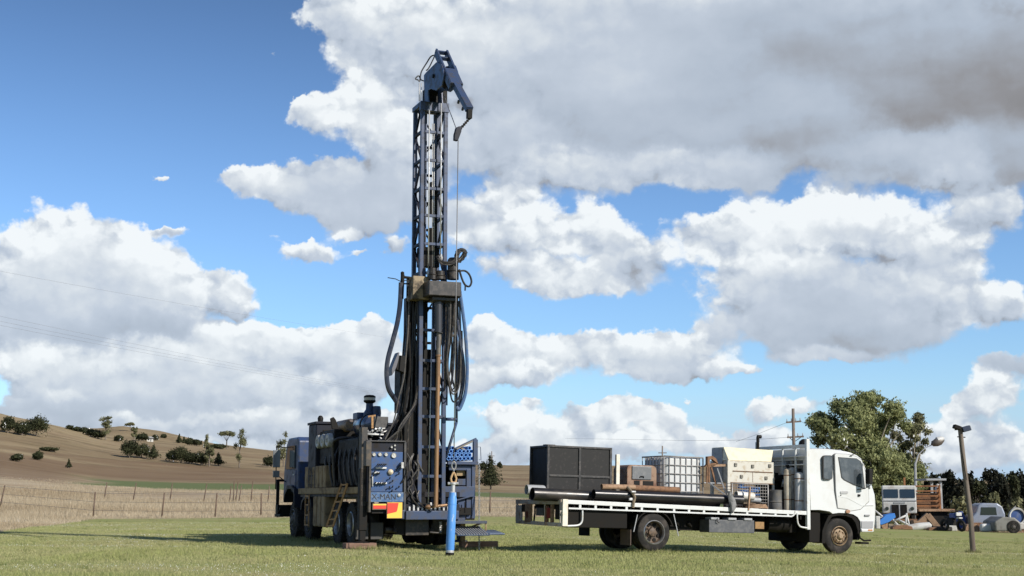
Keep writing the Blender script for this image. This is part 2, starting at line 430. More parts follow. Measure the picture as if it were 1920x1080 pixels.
az = np.concatenate([np.arange(-180, -26, 2.0), np.arange(-26, 26, 0.16), np.arange(26, 180.1, 2.0)]) * math.pi / 180
rr = np.concatenate([[0.5, 3, 8, 14], np.geomspace(18, 620, 250), np.geomspace(640, 2600, 14)])
A_, R_ = np.meshgrid(az, rr)
X_ = R_ * np.sin(A_); Y_ = R_ * np.cos(A_)
Z_ = H(X_, Y_)
V_ = np.stack([X_, Y_, Z_], -1).reshape(-1, 3)
ni, nj = A_.shape
ii, jj = np.meshgrid(np.arange(ni - 1), np.arange(nj - 1), indexing='ij')
q = (ii * nj + jj).ravel()
Fq = np.stack([q, q + 1, q + nj + 1, q + nj], 1)
def zones(x, y):
    """lawn, young green strip, ploughed brown, dry: 0..1 covers of the paddock"""
    n = (fbm(x * 0.25, y * 0.12, 4, 11) - 0.5)
    u = 960 + F * 1.0112 * x / np.maximum(y, 1)
    fence = 67.5 + np.clip((u - 1100) / 500, 0, 1) * 18
    fence = fence - np.clip((190 - u) / 190, 0, 1.6) * 22
    lawn = sm((fence + n * 5 - y) / 2.6 + 0.5)
    lawn = np.where(y < 20, 1.0, lawn)
    gs = sm((y - 126 + n * 8) / 5) * sm((158 - y + n * 8) / 5) * sm((u - 130 + n * 120) / 80) * sm((1500 - u) / 100)
    dk = sm((y - 122 + n * 8) / 5) * sm((210 - y + n * 60) / 40) * sm((200 - u) / 120)
    n2 = fbm(x * 0.02 + 3, y * 0.09 + y * 0.0, 4, 23)
    br = sm((y - 158 + n * 10) / 10) * sm((n2 - 0.42) / 0.16) * sm((330 - y) / 120)
    br = np.maximum(br, dk * 0.9)
    return lawn, gs, br
X1, Y1 = V_[:, 0], V_[:, 1]
lw, gs, br = zones(X1, Y1)
gm = bpy.data.materials.new('ground_cover'); gm.use_nodes = True
e = NT(gm.node_tree); b = gm.node_tree.nodes['Principled BSDF']
pos = e.node('ShaderNodeNewGeometry').outputs['Position']
def at(n): return e.node('ShaderNodeAttribute', attribute_name=n).outputs['Fac']
nA = e.noise(e.v('MULTIPLY', pos, (1, 1, 0.2)), 0.35, 6, 0.6); nB = e.noise(pos, 5.0, 6, 0.65); nC = e.noise(e.v('MULTIPLY', pos, (0.1, 0.45, 0.3)), 1.0, 5, 0.6)
nD = e.noise(e.v('MULTIPLY', pos, (0.006, 0.03, 0.01)), 1.0, 6, 0.65)
lawnc = e.mix(e.ss(nA, 0.35, 0.68), (0.22, 0.25, 0.08), (0.29, 0.275, 0.12))
lawnc = e.mix(e.m('MULTIPLY', e.ss(nB, 0.45, 0.75), 0.5), lawnc, (0.25, 0.215, 0.12))
dry = e.mix(e.ss(nC, 0.35, 0.65), (0.30, 0.23, 0.15), (0.40, 0.33, 0.23))
hill = e.mix(e.ss(nD, 0.38, 0.62), (0.29, 0.225, 0.135), (0.215, 0.16, 0.095))
hill = e.mix(e.m('MULTIPLY', e.ss(nC, 0.45, 0.7), 0.5), hill, (0.175, 0.145, 0.075))
sepy = e.node('ShaderNodeSeparateXYZ', {0: pos}).outputs[1]
c = e.mix(e.ss(sepy, 118, 165), dry, hill)
nE = e.noise(e.v('MULTIPLY', pos, (0.05, 0.16, 0.3)), 1.0, 8, 0.72)
nF = e.noise(e.v('MULTIPLY', pos, (0.6, 0.9, 1)), 1.0, 5, 0.7)
rough_ = e.m('MULTIPLY', e.ss(sepy, 118, 165), 0.55)
c = e.mix(e.m('MULTIPLY', rough_, e.ss(nE, 0.48, 0.62)), c, (0.10, 0.072, 0.042))
c = e.mix(e.m('MULTIPLY', rough_, e.ss(nF, 0.55, 0.7)), c, (0.30, 0.24, 0.15))
c = e.mix(e.m('MULTIPLY', at('brown'), 0.7), c, (0.15, 0.095, 0.058))
c = e.mix(at('green'), c, (0.12, 0.145, 0.06))
c = e.mix(at('lawn'), c, lawnc)
gm.node_tree.links.new(c, b.inputs['Base Color']); b.inputs['Roughness'].default_value = 0.95; b.inputs['Specular IOR Level'].default_value = 0.1
bn = e.node('ShaderNodeBump', {'Height': nB, 'Strength': 0.6, 'Distance': 0.08}); gm.node_tree.links.new(bn.outputs[0], b.inputs['Normal'])
ground = tag(np_mesh('ground', V_, Fq, gm, {'lawn': lw, 'green': gs, 'brown': br}), kind='structure')

# blades: short lawn in front, tall dry grass behind
def leafmat(name, cols, trans=0.25, rough=0.8):
    m = bpy.data.materials.new(name); m.use_nodes = True
    e = NT(m.node_tree); b = m.node_tree.nodes['Principled BSDF']
    t = e.node('ShaderNodeAttribute', attribute_name='tone').outputs['Fac']
    cr = e.node('ShaderNodeValToRGB', {0: t}); el = cr.color_ramp.elements
    for i, c in enumerate(cols):
        p = i / (len(cols) - 1)
        x = el[0] if i == 0 else (el[1] if i == len(cols) - 1 else el.new(p))
        x.position = p; x.color = tuple(c) + (1,)
    m.node_tree.links.new(cr.outputs[0], b.inputs['Base Color'])
    b.inputs['Roughness'].default_value = rough; b.inputs['Specular IOR Level'].default_value = 0.15
    tr = e.node('ShaderNodeBsdfTranslucent', {0: cr.outputs[0]}); mx = e.node('ShaderNodeMixShader', {0: trans, 1: b.outputs[0], 2: tr.outputs[0]})
    m.node_tree.links.new(mx.outputs[0], m.node_tree.nodes['Material Output'].inputs[0])
    return m
def blades(name, x, y, h, w, m, tone, lean=0.4, zoff=0.0):
    n = len(x); z = H(x, y) + zoff
    a = np.random.rand(n) * 6.283; dx = np.cos(a) * w / 2; dy = np.sin(a) * w / 2
    la = np.random.rand(n) * 6.283; ll = h * lean * np.random.rand(n)
    p0 = np.stack([x - dx, y - dy, z - 0.02], 1); p1 = np.stack([x + dx, y + dy, z - 0.02], 1)
    p2 = np.stack([x + np.cos(la) * ll, y + np.sin(la) * ll, z + h], 1)
    V = np.stack([p0, p1, p2], 1).reshape(-1, 3); Fc = np.arange(3 * n).reshape(-1, 3)
    return np_mesh(name, V, Fc, m, {'tone': np.repeat(tone, 3)}, smooth=False)
def scatter(n, y0, y1, u0=-60, u1=1980, pw=1.0):
    y = y0 + (y1 - y0) * np.random.rand(n) ** pw; u = u0 + (u1 - u0) * np.random.rand(n)
    return (u - 960) / F * y, y
x, y = scatter(420000, 22, 60, pw=0.9)
lwv, _, _ = zones(x, y); tn = fbm(x * 0.35, y * 0.35, 4, 31)
keep = (lwv > np.random.rand(len(x))); x, y, tn = x[keep], y[keep], tn[keep]
streak = sm((fbm(x * 0.10, y * 0.55, 4, 77) - 0.50) / 0.14)
patch = np.clip(0.8 * sm((tn - 0.42) / 0.2) + 0.75 * streak, 0, 1.3)
h = (0.016 + 0.034 * np.random.rand(len(x))) * (1.3 - 0.6 * patch)
tone = np.clip(0.15 + 0.55 * patch * np.random.rand(len(x)) + 0.35 * np.random.rand(len(x)), 0, 1)
tag(blades('lawn_grass', x, y, h, 0.016 + 0 * x, leafmat('lawn_blade', [(0.225, 0.27, 0.072), (0.34, 0.375, 0.11), (0.42, 0.405, 0.155), (0.52, 0.46, 0.27)]), tone, 0.9), kind='stuff')
x, y = scatter(620000, 42, 132, pw=1.25)
lwv, gsv, brv = zones(x, y); tn = fbm(x * 0.12, y * 0.12, 4, 41); t2 = fbm(x * 0.05, y * 0.3, 4, 47)
keep = ((1 - lwv) * (1 - 0.95 * gsv) * (1 - 0.8 * brv) * sm((tn - 0.25) / 0.3) > np.random.rand(len(x))); x, y, tn, t2 = x[keep], y[keep], tn[keep], t2[keep]
u_ = 960 + F * x / y
edge = 67.5 - np.clip((190 - u_) / 190, 0, 1.6) * 22
h = (0.10 + 0.34 * np.random.rand(len(x)) ** 1.6) * (0.35 + 1.0 * tn) * (0.30 + 0.70 * sm((y - edge) / 14)) * np.where(u_ > 1350, 0.5, 1) * (1 - 0.6 * sm((y - 105) / 20))
tone = np.clip(0.05 + 0.9 * t2 + 0.5 * (np.random.rand(len(x)) - 0.5), 0, 1)
tag(blades('dry_grass', x, y, h, 0.022 + 0 * x, leafmat('dry_blade', [(0.31, 0.235, 0.145), (0.46, 0.375, 0.25), (0.60, 0.515, 0.37)], .35), tone, 0.8), kind='stuff')
# taller weed tufts and stalks standing out of the mown field
cx, cy = scatter(900, 24, 66); k_ = zones(cx, cy)[0] > .6; cx, cy = cx[k_], cy[k_]
x = np.repeat(cx, 26) + np.random.normal(size=len(cx) * 26) * 0.07; y = np.repeat(cy, 26) + np.random.normal(size=len(cx) * 26) * 0.07
h = np.repeat(0.04 + 0.06 * np.random.rand(len(cx)), 26) * (.5 + .6 * np.random.rand(len(x)))
tag(blades('weed_tufts', x, y, h, 0.011 + 0 * x, leafmat('weed_blade', [(0.12, 0.15, 0.045), (0.20, 0.24, 0.08), (0.38, 0.34, 0.18)], .3), np.repeat(np.random.rand(len(cx)), 26), 0.8), kind='stuff')
# ------------------------------------------------------------------ drill rig truck
navy = mat('navy_paint', (0.026, 0.050, 0.125), 0.42, 0.0, (0.045, 0.045, 0.045), 0.75, 5, spec=0.5)
navyd = mat('dark_navy_paint', (0.008, 0.010, 0.019), 0.55, 0.0, (0.020, 0.016, 0.012), 0.8, 4, spec=0.25)
navyl = mat('blue_steel_paint', (0.036, 0.056, 0.112), 0.42, 0.0, (0.045, 0.045, 0.05), 0.7, 6, spec=0.4)
panelb = mat('panel_blue', (0.026, 0.070, 0.19), 0.4, 0.0, (0.035, 0.05, 0.085), 0.6, 11)
panell = mat('panel_light_blue', (0.055, 0.115, 0.24), 0.35, 0.0, (0.16, 0.20, 0.25), 0.6, 14)
black = mat('oily_black', (0.0055, 0.005, 0.0045), 0.6, 0.0, (0.018, 0.014, 0.011), 0.6, 7, spec=0.22)
grease = mat('greasy_steel', (0.022, 0.019, 0.017), 0.45, 0.2, (0.08, 0.065, 0.05), 0.6, 12)
rubber = mat('rubber', (0.018, 0.017, 0.016), 0.85, 0.0, (0.07, 0.06, 0.052), 0.7, 5, bump=0.2, spec=0.25)
hosem = mat('hose_rubber', (0.011, 0.011, 0.014), 0.4, 0.0, (0.05, 0.048, 0.046), 0.7, 6)
hosebl = mat('hose_blue', (0.05, 0.10, 0.21), 0.45, 0.0, (0.10, 0.13, 0.18), 0.6, 8)
hosegr = mat('hose_dusty', (0.085, 0.078, 0.07), 0.6, 0.0, (0.03, 0.027, 0.024), 0.8, 7)
tan = mat('dusty_tan_steel', (0.29, 0.21, 0.12), 0.75, 0.0, (0.12, 0.08, 0.05), 0.7, 4, spec=0.2)
yel = mat('rusty_yellow', (0.36, 0.20, 0.075), 0.65, 0.0, (0.17, 0.09, 0.045), 0.7, 12)
rodb = mat('worn_rod_steel', (0.26, 0.15, 0.075), 0.5, 0.4, (0.13, 0.075, 0.04), 0.8, 9, stretch=(1, 1, 0.3))
steel = mat('bare_steel', (0.42, 0.42, 0.41), 0.35, 0.8, (0.2, 0.18, 0.16), 0.6, 10)
silver = mat('galvanised', (0.5, 0.5, 0.49), 0.45, 0.5, (0.28, 0.27, 0.25), 0.6, 10)
wirem = mat('wire_rope', (0.20, 0.195, 0.19), 0.5, 0.5)
white = mat('dial_white', (0.50, 0.50, 0.47), 0.35, 0, (0.25, 0.23, 0.2), .6, 30)
pipeb = mat('bright_blue_pipe', (0.10, 0.26, 0.62), 0.35, 0.0, (0.16, 0.30, 0.55), 0.6, 8)
hamb = mat('hammer_blue', (0.085, 0.26, 0.62), 0.35, 0.0, (0.36, 0.44, 0.52), 0.85, 9, lo=.56, hi=.64, stretch=(1, 1, .45))
glass = mat('dark_glass', (0.02, 0.03, 0.035), 0.06, 0.0, spec=0.9)
timber = mat('timber', (0.20, 0.12, 0.085), 0.85, 0.0, (0.10, 0.06, 0.045), 0.8, 6, stretch=(0.3, 3, 3))
redm = mat('marker_red', (0.60, 0.045, 0.025), 0.4); yelm = mat('marker_yellow', (0.85, 0.50, 0.07), 0.4)
mudm = mat('mudflap', (0.055, 0.053, 0.05), 0.8, 0.0, (0.10, 0.09, 0.08), 0.5, 5)

TH = R(21.35); RO = Vector((-4.14, 35.3, Hs(-4.14, 35.3) + 0.02))
rf = Frame(RO, Matrix.Rotation(TH, 3, 'Z'))
rig = thing('drill_rig_truck', 'navy blue drilling rig truck with its tall lattice mast raised at the rear', 'drill rig', RO, TH)
def ry(u, v, y=-1.6): return rf.Y(u, v, y)
def rx(u, v, x=0.0): return rf.X(u, v, x)

def text_obj(s, m, size, M, parent, name='lettering', shear=0.0):
    c = bpy.data.curves.new('t', 'FONT'); c.body = s; c.size = size; c.extrude = 0.002; c.shear = shear; c.align_x = 'CENTER'; c.align_y = 'CENTER'
    t = bpy.data.objects.new('t', c); me = bpy.data.meshes.new_from_object(t); me.name = name
    bpy.data.objects.remove(t); bpy.data.curves.remove(c)
    me.transform(M); me.materials.clear(); me.materials.append(m)
    o = bpy.data.objects.new(name, me); COL.objects.link(o); o.parent = parent; return o

def wheel(parent, x, y, z, r, w, rimm, side=-1, dual=False, tread=True, rimr=0.56):
    """axle along local x; side -1: outer face towards -x"""
    m = MB(); n = 40
    prof = [(r * rimr, -w / 2 + 0.03), (r * 0.66, -w / 2 + 0.005), (r * 0.82, -w / 2), (r * 0.93, -w / 2 + 0.02), (r * 0.985, -w * 0.36), (r, -w * 0.28), (r, w * 0.28), (r * 0.985, w * 0.36), (r * 0.93, w / 2 - 0.02), (r * 0.8, w / 2), (r * rimr, w / 2 - 0.03)]
    m.lathe(prof, (x, y, z), (1, 0, 0), n)
    if tread:
        for i in range(36):
            a = 6.28318 * i / 36
            for sgn in (-1, 1):
                M = Matrix.Translation((x + sgn * w * 0.24, y, z)) @ Matrix.Rotation(a + sgn * 0.04, 4, 'X')
                m.box(-w * 0.2, w * 0.2, -0.028, 0.028, r * 0.95, r + 0.016, M)
    if dual: m.lathe([(a, b - side * (w + 0.05)) for a, b in prof], (x, y, z), (1, 0, 0), n)
    tyre = m.build('wheel', rubber, parent)
    d = side; k = MB(); o = (x, y, z)
    deep = 0.35 if dual else 0.12
    def L(pr): k.lathe([(a * r, d * b) for a, b in pr], o, (1, 0, 0), 28)
    lip_faces = 84
    wo = w / 2
    L([(rimr + 0.02, wo - 0.005), (rimr - 0.02, wo + 0.012), (rimr - 0.05, wo - 0.01), (rimr - 0.06, wo - 0.08)])
    if dual: L([(rimr - 0.06, wo - 0.08), (rimr - 0.10, -wo * 0.2), (0.36, -wo * 0.3), (0.24, -wo * 0.25), (0.22, wo * 0.3), (0.12, wo * 0.45), (0.0, wo * 0.45)])
    else: L([(rimr - 0.06, wo - 0.08), (rimr - 0.10, wo - 0.10), (0.40, wo - 0.02), (0.30, wo + 0.015), (0.24, wo + 0.01), (0.22, wo + 0.03), (0.12, wo + 0.07), (0.0, wo + 0.07)])
    for i in range(8):
        a = 6.28318 * i / 8; rr_ = 0.30 * r if not dual else 0.285 * r; xx = d * ((wo + 0.015) if not dual else -wo * 0.28)
        c = Vector((x + xx, y + math.cos(a) * rr_, z + math.sin(a) * rr_)); k.cyl(c, c + Vector((d * 0.03, 0, 0)), 0.018, n=6)
    nf = len(k.b.faces); h = k
    for i in range(8):
        a = 6.28318 * (i + .5) / 8; c = Vector((x + d * ((wo - 0.045) if not dual else -wo * 0.12), y + math.cos(a) * 0.44 * r, z + math.sin(a) * 0.44 * r))
        h.cyl(c - Vector((d * 0.02, 0, 0)), c + Vector((d * 0.008, 0, 0)), 0.045 * r / 0.45, n=10)
    k.b.faces.ensure_lookup_table()
    for f in list(k.b.faces)[nf:]: f.material_index = 1
    ro = k.build('rim', rimm, tyre); ro.data.materials.append(black); ro.data.materials.append(steel if dual else rimm)
    for p_ in list(ro.data.polygons)[:lip_faces]: p_.material_index = 2
    return tyre
rimd = mat('rim_dark', (0.09, 0.085, 0.08), 0.5, 0.2, (0.16, 0.12, 0.08), 0.7, 10)

def build_rig():
    # chassis and running gear
    m = MB()
    for x in (0.75, 1.65): m.box(x, x + 0.1, -1.5, 8.0, 0.72, 1.0)
    for y in (-1.3, 0.4, 2.2, 3.8, 5.4, 7.4): m.box(0.85, 1.65, y, y + 0.12, 0.76, 0.96)
    for y in (-0.22, 1.14, 4.55, 6.3): m.cyl((0.3, y, 0.58), (2.2, y, 0.58), 0.09); m.cyl((1.1, y - 0.05, 0.58), (1.4, y - 0.05, 0.58), 0.2)
    m.box(0.55, 0.95, 1.9, 3.6, 0.35, 0.95); m.box(1.5, 2.3, 1.9, 3.9, 0.3, 0.9); m.box(0.9, 1.6, -1.2, 0.8, 0.3, 0.72)
    m.build('chassis', black, rig, 0.01)
    for y in (-0.26, 1.12):
        wheel(rig, 0.16, y, 0.55, 0.53, 0.29, rimd, -1, True); wheel(rig, 2.34, y, 0.55, 0.53, 0.29, rimd, 1, True)
    for y in (4.5, 6.4):
        wheel(rig, 0.2, y, 0.56, 0.53, 0.32, rimd, -1); wheel(rig, 2.3, y, 0.56, 0.53, 0.32, rimd, 1)
    # cab: faceted body
    m = MB()
    cabp = [(6.0, 1.25), (6.0, 2.86), (6.2, 2.97), (7.35, 2.97), (7.62, 2.80), (7.9, 1.95), (7.95, 1.15), (7.45, 1.15), (7.3, 1.3), (6.9, 1.42), (6.4, 1.42), (6.1, 1.25)]
    m.prism(cabp, 'x', 0.06, 2.4)
    cab = m.build('cab', navy, rig, 0.05)
    g = MB()
    g.prism([(6.28, 2.05), (6.28, 2.72), (7.22, 2.72), (7.5, 2.05)], 'x', 0.015, 0.1); g.build('side_window', glass, cab); g = MB(); g.prism([(6.28, 2.05), (6.28, 2.72), (7.22, 2.72), (7.5, 2.05)], 'x', 2.36, 2.415)
    g.build('side_window', glass, cab)
    g = MB(); g.box(0.5, 1.0, 5.985, 6.02, 2.1, 2.65); g.build('rear_window', glass, cab); g = MB(); g.box(1.4, 1.9, 5.985, 6.02, 2.1, 2.65); g.build('rear_window', glass, cab)
    d = MB(); d.prism([(6.18, 1.5), (6.18, 2.0), (7.6, 2.0), (7.72, 1.3), (7.4, 1.3), (7.2, 1.45)], 'x', 0.035, 0.07); dd = d.build('door', navy, cab, 0.01)
    d = MB(); d.box(0.0, 0.05, 6.25, 6.4, 1.85, 1.89); d.build('handle', silver, dd)
    d = MB(); d.prism([(5.95, 1.25), (6.0, 1.45), (6.4, 1.56), (6.95, 1.56), (7.35, 1.35), (7.45, 1.15), (7.4, 1.05), (7.25, 1.28), (6.9, 1.45), (6.4, 1.45), (6.05, 1.3), (6.0, 1.1), (5.9, 0.9)], 'x', -0.04, 0.35); d.build('mudguard', navyd, rig, 0.01)
    d = MB(); d.prism([(3.85, 0.95), (4.0, 1.18), (4.25, 1.25), (4.8, 1.25), (5.1, 1.1), (5.2, 0.85), (5.12, 0.85), (5.02, 1.05), (4.75, 1.17), (4.28, 1.17), (4.05, 1.1), (3.92, 0.95)], 'x', -0.02, 0.5); d.build('mudguard', navyd, rig, 0.005)
    b = MB(); b.box(-0.08, 2.55, 8.05, 8.35, 0.62, 0.98)
    b.bar((-0.03, 8.3, 0.62), (-0.03, 8.3, 1.75), 0.09); b.bar((2.5, 8.3, 0.62), (2.5, 8.3, 1.75), 0.09); b.bar((-0.03, 8.3, 1.72), (2.5, 8.3, 1.72), 0.07)
    b.bar((-0.03, 7.8, 0.9), (-0.03, 8.3, 0.62), 0.05); b.box(-0.10, 0.0, 7.6, 8.35, 0.62, 0.70)
    b.build('bull_bar', black, rig, 0.01)
    for x, s in ((-0.24, -1), (2.75, 1)):
        a = MB(); a.cyl((0.06 if s < 0 else 2.4, 7.5, 2.7), (x, 7.62, 2.72), 0.016, n=6); a.cyl((0.06 if s < 0 else 2.4, 7.5, 1.65), (x, 7.62, 1.9), 0.016, n=6); a.cyl((x, 7.62, 1.45), (x, 7.62, 2.74), 0.016, n=6)
        mm = a.build('mirror', black, rig)
        k = MB(); k.box(x - 0.11, x + 0.11, 7.57, 7.62, 2.1, 2.62); k.box(x - 0.10, x + 0.10, 7.57, 7.62, 1.8, 2.0)
        k.build('mirror_head', mat('mirror_grey', (0.25, 0.26, 0.27), 0.25, 0.5), mm, 0.01)
    # platform beam along the left side and deck
    m = MB(); m.box(-0.06, 0.0, -1.3, 5.35, 1.30, 1.46); m.build('deck_beam', tan, rig, 0.01); m = MB(); m.box(2.5, 2.56, -1.3, 5.35, 1.30, 1.46); m.build('deck_beam', tan, rig, 0.01)
    m = MB(); m.box(0.0, 2.5, -1.4, 5.3, 1.22, 1.34); m.build('deck', navyd, rig)
    # ladders
    m = MB()
    a0, a1 = Vector((-0.1, 4.35, 1.28)), Vector((-0.1, 4.35, 0.5))
    for dy in (0, 0.42): m.bar((-0.1, 4.0 + dy - 0.2, 1.28), (-0.1, 4.0 + dy - 0.2, 0.42), 0.045, 0.03)
    for z in (0.45, 0.72, 1.0, 1.24): m.bar((-0.1, 3.8, z), (-0.1, 4.22, z), 0.035)
    m.build('ladder', yel, rig)
    m = MB(); tp0, tp1 = rx(641, 907, -0.12), rx(652, 906, -0.12); b0, b1 = rx(612, 989, -0.42), rx(624, 988, -0.42)
    m.bar(tp0, b0, 0.04, 0.05); m.bar(tp1, b1, 0.04, 0.05)
    for t in (0.03, 0.22, 0.42, 0.62, 0.82, 0.97): m.bar(tp0.lerp(b0, t), tp1.lerp(b1, t), 0.035)
    m.build('ladder', yel, rig)
    # tanks below deck
    for y0, y1 in ((2.35, 2.72), (2.8, 3.18), (3.3, 3.66)): MB().box(-0.02, 0.5, y0, y1, 0.42, 1.24).build('water_tank', tan, rig, 0.04)
    for i in range(6): y0 = 2.35 + i * 0.42; MB().box(0.0, 0.3, y0, y0 + 0.36, 1.46, 2.06).build('locker', tan, rig, 0.025)
    # tall cooler housing behind the cab
    m = MB(); m.box(0.0, 2.4, 3.55, 4.45, 1.46, 3.22); hs = m.build('cooler_housing', navyd, rig, 0.03)
    m = MB(); m.box(-0.03, 2.43, 3.5, 4.5, 3.22, 3.29); m.build('cooler_top', navyd, hs, 0.01)
    m = MB()
    for i in range(9): m.box(0.2, 2.2, 3.53, 3.55, 1.7 + i * 0.16, 1.78 + i * 0.16)
    m.build('grille', black, hs)
    m = MB(); m.lathe([(0.02, 0), (0.075, 0.03), (0.085, 0.12), (0.05, 0.19), (0, 0.2)], (0.25, 4.1, 3.29), (0, 0, 1), 12); m.build('vent_cap', black, hs)
    # three round end covers
    for y in (2.15, 2.72, 3.28):
        m = MB(); m.lathe([(0.0, 0.0), (0.05, -0.035), (0.06, -0.01), (0.15, -0.02), (0.18, 0.0), (0.19, 0.06), (0.19, 0.9)], (-0.02, y, 2.72), (1, 0, 0), 26); m.build('filter_drum', mat('drum_face', (0.42, 0.42, 0.41), 0.5, 0.2, (0.22, 0.2, 0.18), 0.5, 12), rig)
    m = MB(); m.box(0.35, 2.1, -0.9, 3.5, 1.4, 2.35); m.box(0.6, 1.9, 0.3, 3.4, 2.35, 2.9); m.box(0.1, 0.9, 1.9, 3.5, 2.1, 3.0); m.box(0.15, 0.4, -0.4, 1.6, 1.5, 2.7); m.build('engine_block', black, rig, 0.03)
    m = MB()
    for i in range(7):
        y = -0.5 + i * 0.5; m = MB(); m.tube(bez((0.12, y, 1.5), (0.0, y + 0.1, 2.0), (0.05, y + 0.3, 2.4), (0.4, y + 0.4, 2.75), 8), 0.035, 6); m.build('engine_pipe', grease, rig)
    m = MB(); m.tube(catmull([(0.05, 1.5, 1.5), (-0.02, 1.5, 2.5), (0.05, 1.3, 2.72), (0.5, 1.2, 2.75)]), 0.04, 7)
    m.build('engine_pipe', grease, rig)
    # silencer and large air receiver
    m = MB(); m.lathe([(0, 0), (0.15, 0.02), (0.17, 0.08), (0.17, 1.25), (0.15, 1.3), (0, 1.32)], (0.45, 1.45, 3.1), (0, 1, 0), 20); m.build('silencer', mat('silencer_tan', (0.20, 0.13, 0.07), 0.5, 0.1, (0.03, 0.04, 0.07), 0.8, 3), rig)
    m = MB(); m.lathe([(0, -0.09), (0.12, -0.07), (0.23, -0.02), (0.27, 0.07), (0.27, 1.0), (0.22, 1.1), (0, 1.15)], (0.55, -0.35, 3.02), (0, 1, 0), 28); at_ = m.build('air_receiver', mat('gloss_navy', (0.02, 0.035, 0.08), 0.18, 0.0, (0.05, 0.05, 0.05), 0.5, 4), rig)
    m = MB(); m.lathe([(0.275, 0), (0.295, 0.01), (0.295, 0.05), (0.275, 0.06)], (0.55, -0.1, 3.02), (0, 1, 0), 28); m.lathe([(0.0, -0.14), (0.05, -0.13), (0.05, -0.09)], (0.55, -0.35, 3.02), (0, 1, 0), 12); m.build('clamp_band', black, at_)
    # inlet stem + pre-cleaner
    m = MB(); m.lathe([(0.17, 0), (0.15, 0.12), (0.10, 0.2), (0.085, 0.42)], (0.62, 0.3, 3.25), (0, 0, 1), 16); m.box(0.35, 0.75, 0.5, 0.95, 3.2, 3.38); m.lathe([(.11, 0), (.12, .1), (.1, .28), (0, .28)], (0.78, 0.2, 3.25), (0, 0, 1), 14); st = m.build('air_intake', navy, rig, 0.02)
    m = MB(); m.lathe([(0.09, 0), (0.14, 0.03), (0.155, 0.05), (0.155, 0.08)], (0.62, 0.3, 3.60), (0, 0, 1), 20); m.lathe([(0.155, 0.15), (0.15, 0.19), (0.1, 0.215), (0.0, 0.225)], (0.62, 0.3, 3.60), (0, 0, 1), 20); m.build('pre_cleaner', black, st)
    m = MB(); m.lathe([(0.15, 0.08), (0.15, 0.15)], (0.62, 0.3, 3.60), (0, 0, 1), 20); m.build('clear_bowl', mat('bowl', (0.45, 0.42, 0.36), 0.3), st)
    for (u, v, t) in ((627, 796, -0.06), (681, 797, 0.07)):
        p = ry(u, v, 0.0); m = MB(); m.prism([(p.x - 0.06, p.z - .12), (p.x + 0.06 - t, p.z - .12), (p.x + 0.09 + t, p.z + 0.12), (p.x + 0.03 + t, p.z + 0.19), (p.x - 0.05 + t, p.z + 0.15)], 'y', -0.03, 0.05); m.build('lifting_lug', black, rig, 0.01)
    # valve block and pipes above the panel
    a, b = ry(701, 781, -0.9), ry(727, 803, -0.9); m = MB(); m.box(a.x, b.x, -0.95, -0.6, b.z, a.z); m.build('oil_tank', mat('grey_box', (0.07, 0.068, 0.066), 0.6, 0.0, (0.03, 0.03, 0.035), 0.5, 8), rig, 0.015)
    p = ry(698, 781, -1.0); q = ry(698, 803, -1.0); m = MB(); m.bar(p, q, 0.05); m.bar(ry(690, 781, -1.0), ry(704, 779, -1.0), 0.04); m.build('post', yel, rig)
    m = MB(); m.cyl(ry(687, 814, -1.2), ry(719, 815, -1.2), 0.022, n=8); m.cyl(ry(706, 804, -1.2), ry(722, 803, -1.2), 0.015, n=6); m.build('air_pipe', mat('pipe_white', (0.6, 0.6, 0.58), 0.5), rig)
    p = ry(713, 805, -1.15); m = MB(); m.lathe([(0, -0.05), (0.055, -0.04), (0.06, 0.02), (0.03, 0.05)], p, (0, 1, 0), 12); m.build('valve', silver, rig)
    rnd = random.Random(3)
    for i in range(26):
        m = MB(); u = rnd.uniform(676, 722); v = rnd.uniform(806, 829); p = ry(u, v, -1.2 + rnd.uniform(0, .4))
        q = p + Vector((rnd.uniform(-.15, .15), rnd.uniform(-.1, .1), rnd.uniform(-.05, .08))); m.cyl(p, q, rnd.uniform(0.012, 0.03), n=7); m.build('fitting', silver, rig)
    # control cabinet
    a, b = ry(690, 828), ry(757, 941)
    m = MB(); m.box(a.x, b.x, -1.58, -1.0, b.z, a.z); cabn = m.build('control_cabinet', navyd, rig, 0.012)
    m = MB(); m.box(a.x - 0.03, b.x + 0.03, -1.64, -0.98, a.z, a.z + 0.03); m.box(b.x - 0.01, b.x + 0.05, -1.62, -1.0, b.z - .35, a.z); m.build('cabinet_frame', mat('frame_dark', (0.03, 0.03, 0.033), 0.5, 0.0, (0.09, 0.08, 0.07), 0.5, 9), cabn, 0.008)
    c, d = ry(694, 847, -1.585), ry(754, 922, -1.585)
    m = MB(); m.box(c.x, d.x, -1.60, -1.575, d.z, c.z); pn = m.build('instrument_panel', panelb, cabn, 0.004)
    c2, d2 = ry(693, 923, -1.6), ry(756, 941, -1.6)
    m = MB(); m.box(c2.x, d2.x, -1.615, -1.58, d2.z, c2.z); np_ = m.build('name_plate', panell, cabn, 0.004)
    p = ry(720, 932, -1.62)
    text_obj('X-MAN', mat('plate_black', (0.015, 0.015, 0.02), 0.6), 0.19, Matrix.Translation((p.x, -1.619, p.z)) @ Matrix.Rotation(R(90), 4, 'X'), cabn, 'lettering', 0.0)
